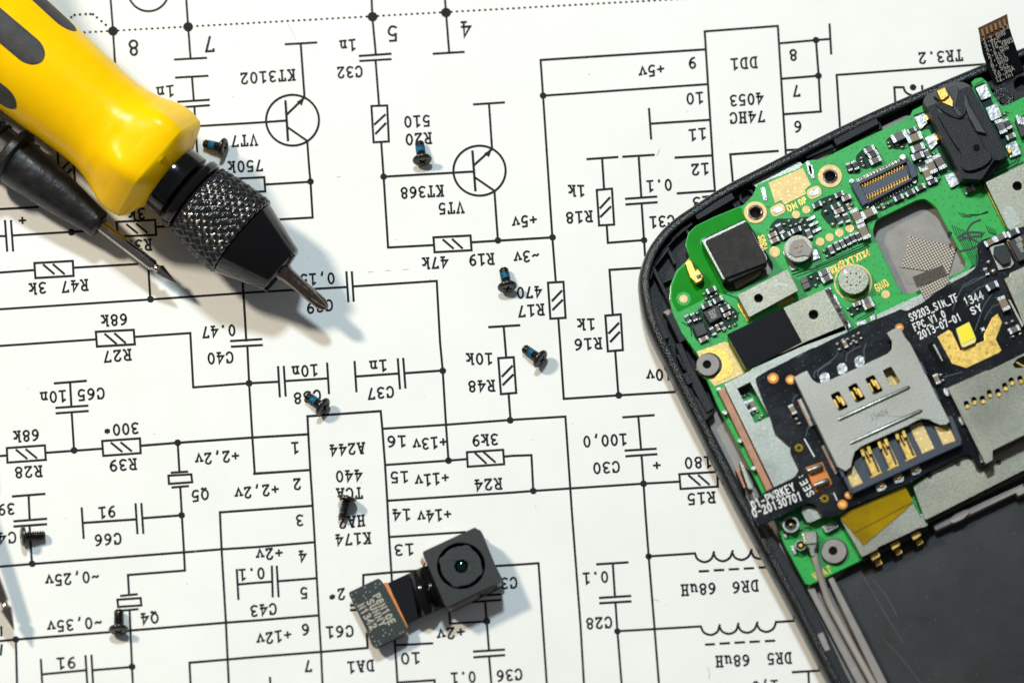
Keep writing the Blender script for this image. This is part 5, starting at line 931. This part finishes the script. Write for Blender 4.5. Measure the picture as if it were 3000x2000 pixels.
for x, y in ((432, 1168), (492, 1302)):
    a_, b2 = P(S((x-70, y+28)), ZB+0.045), P(S((x+70, y-28)), ZB+0.045); lathe('contact_roll', [(0, 0.03), (0.02, 0.045), ((b2-a_).length-0.02, 0.045), ((b2-a_).length, 0.03)], frame_of(a_, b2), 'can_bright', of, 20)
for k, x, y, o, l in (('g', 2135, -958, 'u', 115), ('k', 2250, -998, 'u', 115), ('t', 2040, -913, 'u', 110), ('k', 2060, -508, 'u', 115), ('t', 2165, -348, 'v', 140), ('g', 2262, -108, 'u', 105), ('t', 225, 625, 'v', 95), ('t', 1550, 345, 'v', 95), ('t', 710, 25, 'v', 70), ('k', 2005, -640, 'v', 70)): smd(k, x, y, o, l, z=ZB, par=fp)
for a_ in ((2030, -733, 60), (2075, -650, 75), (2195, -168), (2250, -188), (2255, -48), (2320, -73), (690, -15), (735, -25), (790, -50), (835, -78), (640, 20), (660, 70), (765, 22), (790, -8), (860, -32), (265, 705), (290, 750), (1590, 305), (1610, 355), (815, 5)): ball(a_[0], a_[1], a_[2] if len(a_) > 2 else 46, z=ZB, par=fp)
pc = onf('power_coil', [(2030, -870), (2165, -905), (2265, -720), (2235, -680), (2120, -655)], 0.03, 'can_bright'); onf('coil_core', rounded([(2075, -870), (2180, -892), (2232, -795), (2225, -730), (2160, -705), (2070, -800)], 14), 0.10, 'stiffener', pc, b=0.02)
ic = onf('chip', [(2208, -920), (2352, -985), (2520, -1050), (2600, -860), (2310, -735)], 0.09, 'chip_black', b=0.008)
mb = MB()
for i, s in enumerate(('37B', '1323', 'Q1E')): lettering(mb, s, (2285+i*10, -905+i*50-20), (2320+i*10, -925+i*50-20), 36, ZB+0.0915, font=SANS, sw=8)
inlay(ic, mb, 'silk_dim')
mb = MB(); pins((2195, -920), (2290, -755), 8, 28, -10, 0.016, ZB+0.02, mb); inlay(ic, mb, 'copper_tint')
cv2 = onf('side_shield', [(2170, -575), (2215, -600), (2225, -632), (2352, -690), (2700, -850), (2700, -300), (2352, -150), (2310, -260)], 0.11, 'can', b=0.012); onf('side_flank', [(2205, -385), (2228, -385), (2352, -150), (2335, -130)], 0.06, 'can_bright', cv2)
# card slot with contact windows
ov = []
for x, y in ((1828, 585), (1897, 548), (1975, 538), (2038, 485), (2117, 473), (2180, 420), (2240, 370), (2320, 355)): ov.append(rounded([(x-36, y-28), (x+6, y-50), (x+36, y+26), (x-4, y+50)], 32))
cs = prism('card_slot', rounded([(1652, 425), (2000, 268), (2040, 262), (2352, 108), (3000, -190), (3300, 450), (2352, 858), (2062, 1000), (2065, 1085), (2000, 1122)], 8), ZB, ZB+0.16, 'can', ph, ov, bevel=0.015)
for x, y in ((1828, 592), (1897, 555), (1975, 545), (2038, 492), (2117, 480), (2180, 427), (2240, 377), (2320, 362)): onf('contact_bead', circ(x+4, y+6, 22, 14), 0.10, 'gold', cs, b=0.02); onf('contact_shade', circ(x, y, 48, 14), 0.03, 'chip_black', cs)
onf('slot_hole', [(2248, 210), (2290, 155), (2352, 130), (2400, 160), (2352, 240), (2270, 245)], 0.163, 'hole_shade', cs); onf('slot_spring', [(2278, 195), (2290, 185), (2360, 225), (2350, 238)], 0.168, 'gold', cs)
mb = MB(); lettering(mb, 'LCN', (2190, 775), (2300, 725), 80, ZB+0.161, font=SANS, sw=9); inlay(cs, mb, 'can_bright')
for pts in ([(1612, 425), (1650, 430), (1690, 480), (1650, 505), (1620, 480)], [(1745, 700), (1780, 680), (1822, 750), (1780, 770)], [(1940, 1035), (1980, 1040), (2000, 1110), (1960, 1110)]): onf('solder_lug', rounded(pts, 10), 0.05, 'solder', cs, b=0.015)
# sim holder: plastic tray, gold contacts, stamped steel cover
tray = prism('sim_tray', rounded([(640, 1150), (700, 1190), (800, 1100), (1300, 760), (1640, 690), (1670, 680), (1785, 925), (1770, 950), (780, 1388), (760, 1385)], 10), ZB, ZB+0.045, 'navy', ph, bevel=0.008)
for pts in ([(695, 1255), (760, 1385), (790, 1385), (720, 1235)], [(755, 1350), (1770, 905), (1785, 945), (775, 1400)], [(1648, 690), (1690, 680), (1785, 915), (1745, 935)], [(640, 1148), (670, 1140), (715, 1250), (685, 1250)]): prism('tray_wall', pts, ZB, ZB+0.13, 'navy', tray, bevel=0.012)
for pts in ([(715, 1210), (790, 1140), (878, 1300), (765, 1348)], [(1290, 770), (1410, 730), (1535, 985), (1420, 1035)], [(1530, 780), (1660, 760), (1730, 915), (1610, 955)]): prism('gold_plate', pts, ZB, ZB+0.052, 'gold_flat', tray)
for x, y in ((830, 960), (988, 890), (1148, 808)):
    g = prism('sim_contact', [(x, y), (x+85, y-40), (x+222, y+252), (x+115, y+302)], ZB, ZB+0.052, 'gold', tray)
    prism('contact_slot', [(x+30, y+110), (x+55, y+100), (x+130, y+270), (x+108, y+280)], ZB, ZB+0.056, 'chip_black', g, bevel=0); prism('contact_slot', [(x+108, y+72), (x+128, y+64), (x+200, y+232), (x+180, y+242)], ZB, ZB+0.056, 'chip_black', g, bevel=0)
    for dx in (0, 62): prism('contact_spring', rounded([(x+10+dx, y+20-dx*.35), (x+38+dx, y+10-dx*.35), (x+66+dx, y+85-dx*.35), (x+40+dx, y+100-dx*.35)], 16), ZB, ZB+0.115, 'gold', g, bevel=0.02)
    prism('contact_spine', [(x+55, y+60), (x+72, y+52), (x+115, y+140), (x+105, y+150)], ZB, ZB+0.085, 'dark_steel', g)
win = [[(575+i*160, 492-i*75), (650+i*160, 455-i*75), (738+i*160, 600-i*75), (652+i*160, 640-i*75)] for i in range(4)]
cov = [(240, 330), (285, 300), (360, 265), (385, 310), (410, 350), (450, 378), (500, 382), (800, 250), (1100, 110), (1138, 70), (1140, 0), (1090, -78), (1150, -115), (1215, -128), (1260, -40), (1310, 20), (1672, 735), (1645, 760), (1580, 765), (1530, 745), (1480, 718), (1420, 710), (1370, 725), (1290, 770), (860, 962), (800, 1010), (778, 1080), (765, 1150), (712, 1190), (640, 1150)]
ZS = ZB+0.17
sim = prism('sim_cover', cov, ZS-0.025, ZS, 'can_cover', ph, [rounded(w_, 14) for w_ in win], bevel=0.008)
prism('cover_flank', [(235, 340), (250, 325), (645, 1140), (630, 1160)], ZB, ZS-0.02, 'chip_black', sim, bevel=0.006); prism('cover_flank', [(1300, 20), (1318, 30), (1675, 735), (1655, 730)], ZB, ZS-0.02, 'dark_steel', sim, bevel=0.006)
for pts in ([(268, 535), (300, 525), (410, 770), (385, 785)], [(490, 960), (520, 950), (635, 1190), (620, 1225)]): onf('cover_foot', pts, 0.02, 'copper_tint', sim); onf('cover_foot', [(x+12, y-4) for x, y in pts], 0.035, 'can_bright', sim)
for i in range(4):
    x, y = 575+i*160, 492-i*75
    prism('window_floor', [(x-10, y), (x+70, y-50), (x+172, y+110), (x+80, y+155)], ZB, ZB+0.02, 'gold_flat' if i == 3 else 'chip_black', sim, bevel=0)
    if i < 3:
        for dx in (10, 72): prism('contact_spring', rounded([(x+dx+2, y+50-dx*.45), (x+dx+28, y+38-dx*.45), (x+dx+68, y+118-dx*.45), (x+dx+42, y+132-dx*.45)], 12), ZB, ZS-0.03, 'gold', sim, bevel=0.02)
        prism('contact_spring', [(x+38, y+8), (x+70, y-4), (x+110, y+70), (x+85, y+84)], ZB, ZS-0.045, 'gold', sim, bevel=0.02)
for a_, b2 in (((632, 728), (1312, 416)), ((742, 945), (1424, 632))):
    A_, B_ = P(S(a_), ZS-0.022), P(S(b2), ZS-0.022); lathe('cover_bead', [(0, 0.012), (0.02, 0.03), (0.05, 0.040), ((B_-A_).length-0.05, 0.040), ((B_-A_).length-0.02, 0.03), ((B_-A_).length, 0.012)], frame_of(A_, B_), 'can_bright', sim, 20)
mb = MB(); lettering(mb, 'J3A04', (950, 700), (1085, 645), 52, ZS+0.001, font=SANS, sw=5); inlay(sim, mb, 'cap_grey')
mb = MB()
for a_ in ([(545, 790), (560, 850), (578, 842), (640, 955), (655, 945), (600, 830), (622, 815), (545, 775), (540, 800)],): strip(mb, [S(p) for p in a_], 5/K, ZS+0.001)
inlay(sim, mb, 'can_bright')
for x, y in ((1400, 190), (1520, 430)): prism('cover_catch', [(x-8, y), (x+8, y-8), (x+62, y+105), (x+46, y+115)], ZB, ZS+0.004, 'navy', sim, bevel=0.004)
for x, y in ((382, 650), (508, 905)): prism('cover_catch', [(x, y), (x+22, y-4), (x+78, y+105), (x+58, y+118)], ZB, ZS-0.002, 'navy', sim, bevel=0.004)
# side key parts in the gap at the left
tile(2, 2)
sk = prism('side_key', [(2085, 1100), (2115, 1105), (2215, 1340), (2195, 1370), (2170, 1360)], ZF, 0.52, 'can_bright', ph, bevel=0.02); prism('key_film', [(2050, 1170), (2075, 1150), (2150, 1345), (2130, 1350)], ZF, 0.46, 'copper_tint', sk); prism('key_lead', [(2190, 1340), (2230, 1380), (2260, 1480), (2230, 1480)], ZF, 0.47, 'midframe', sk)
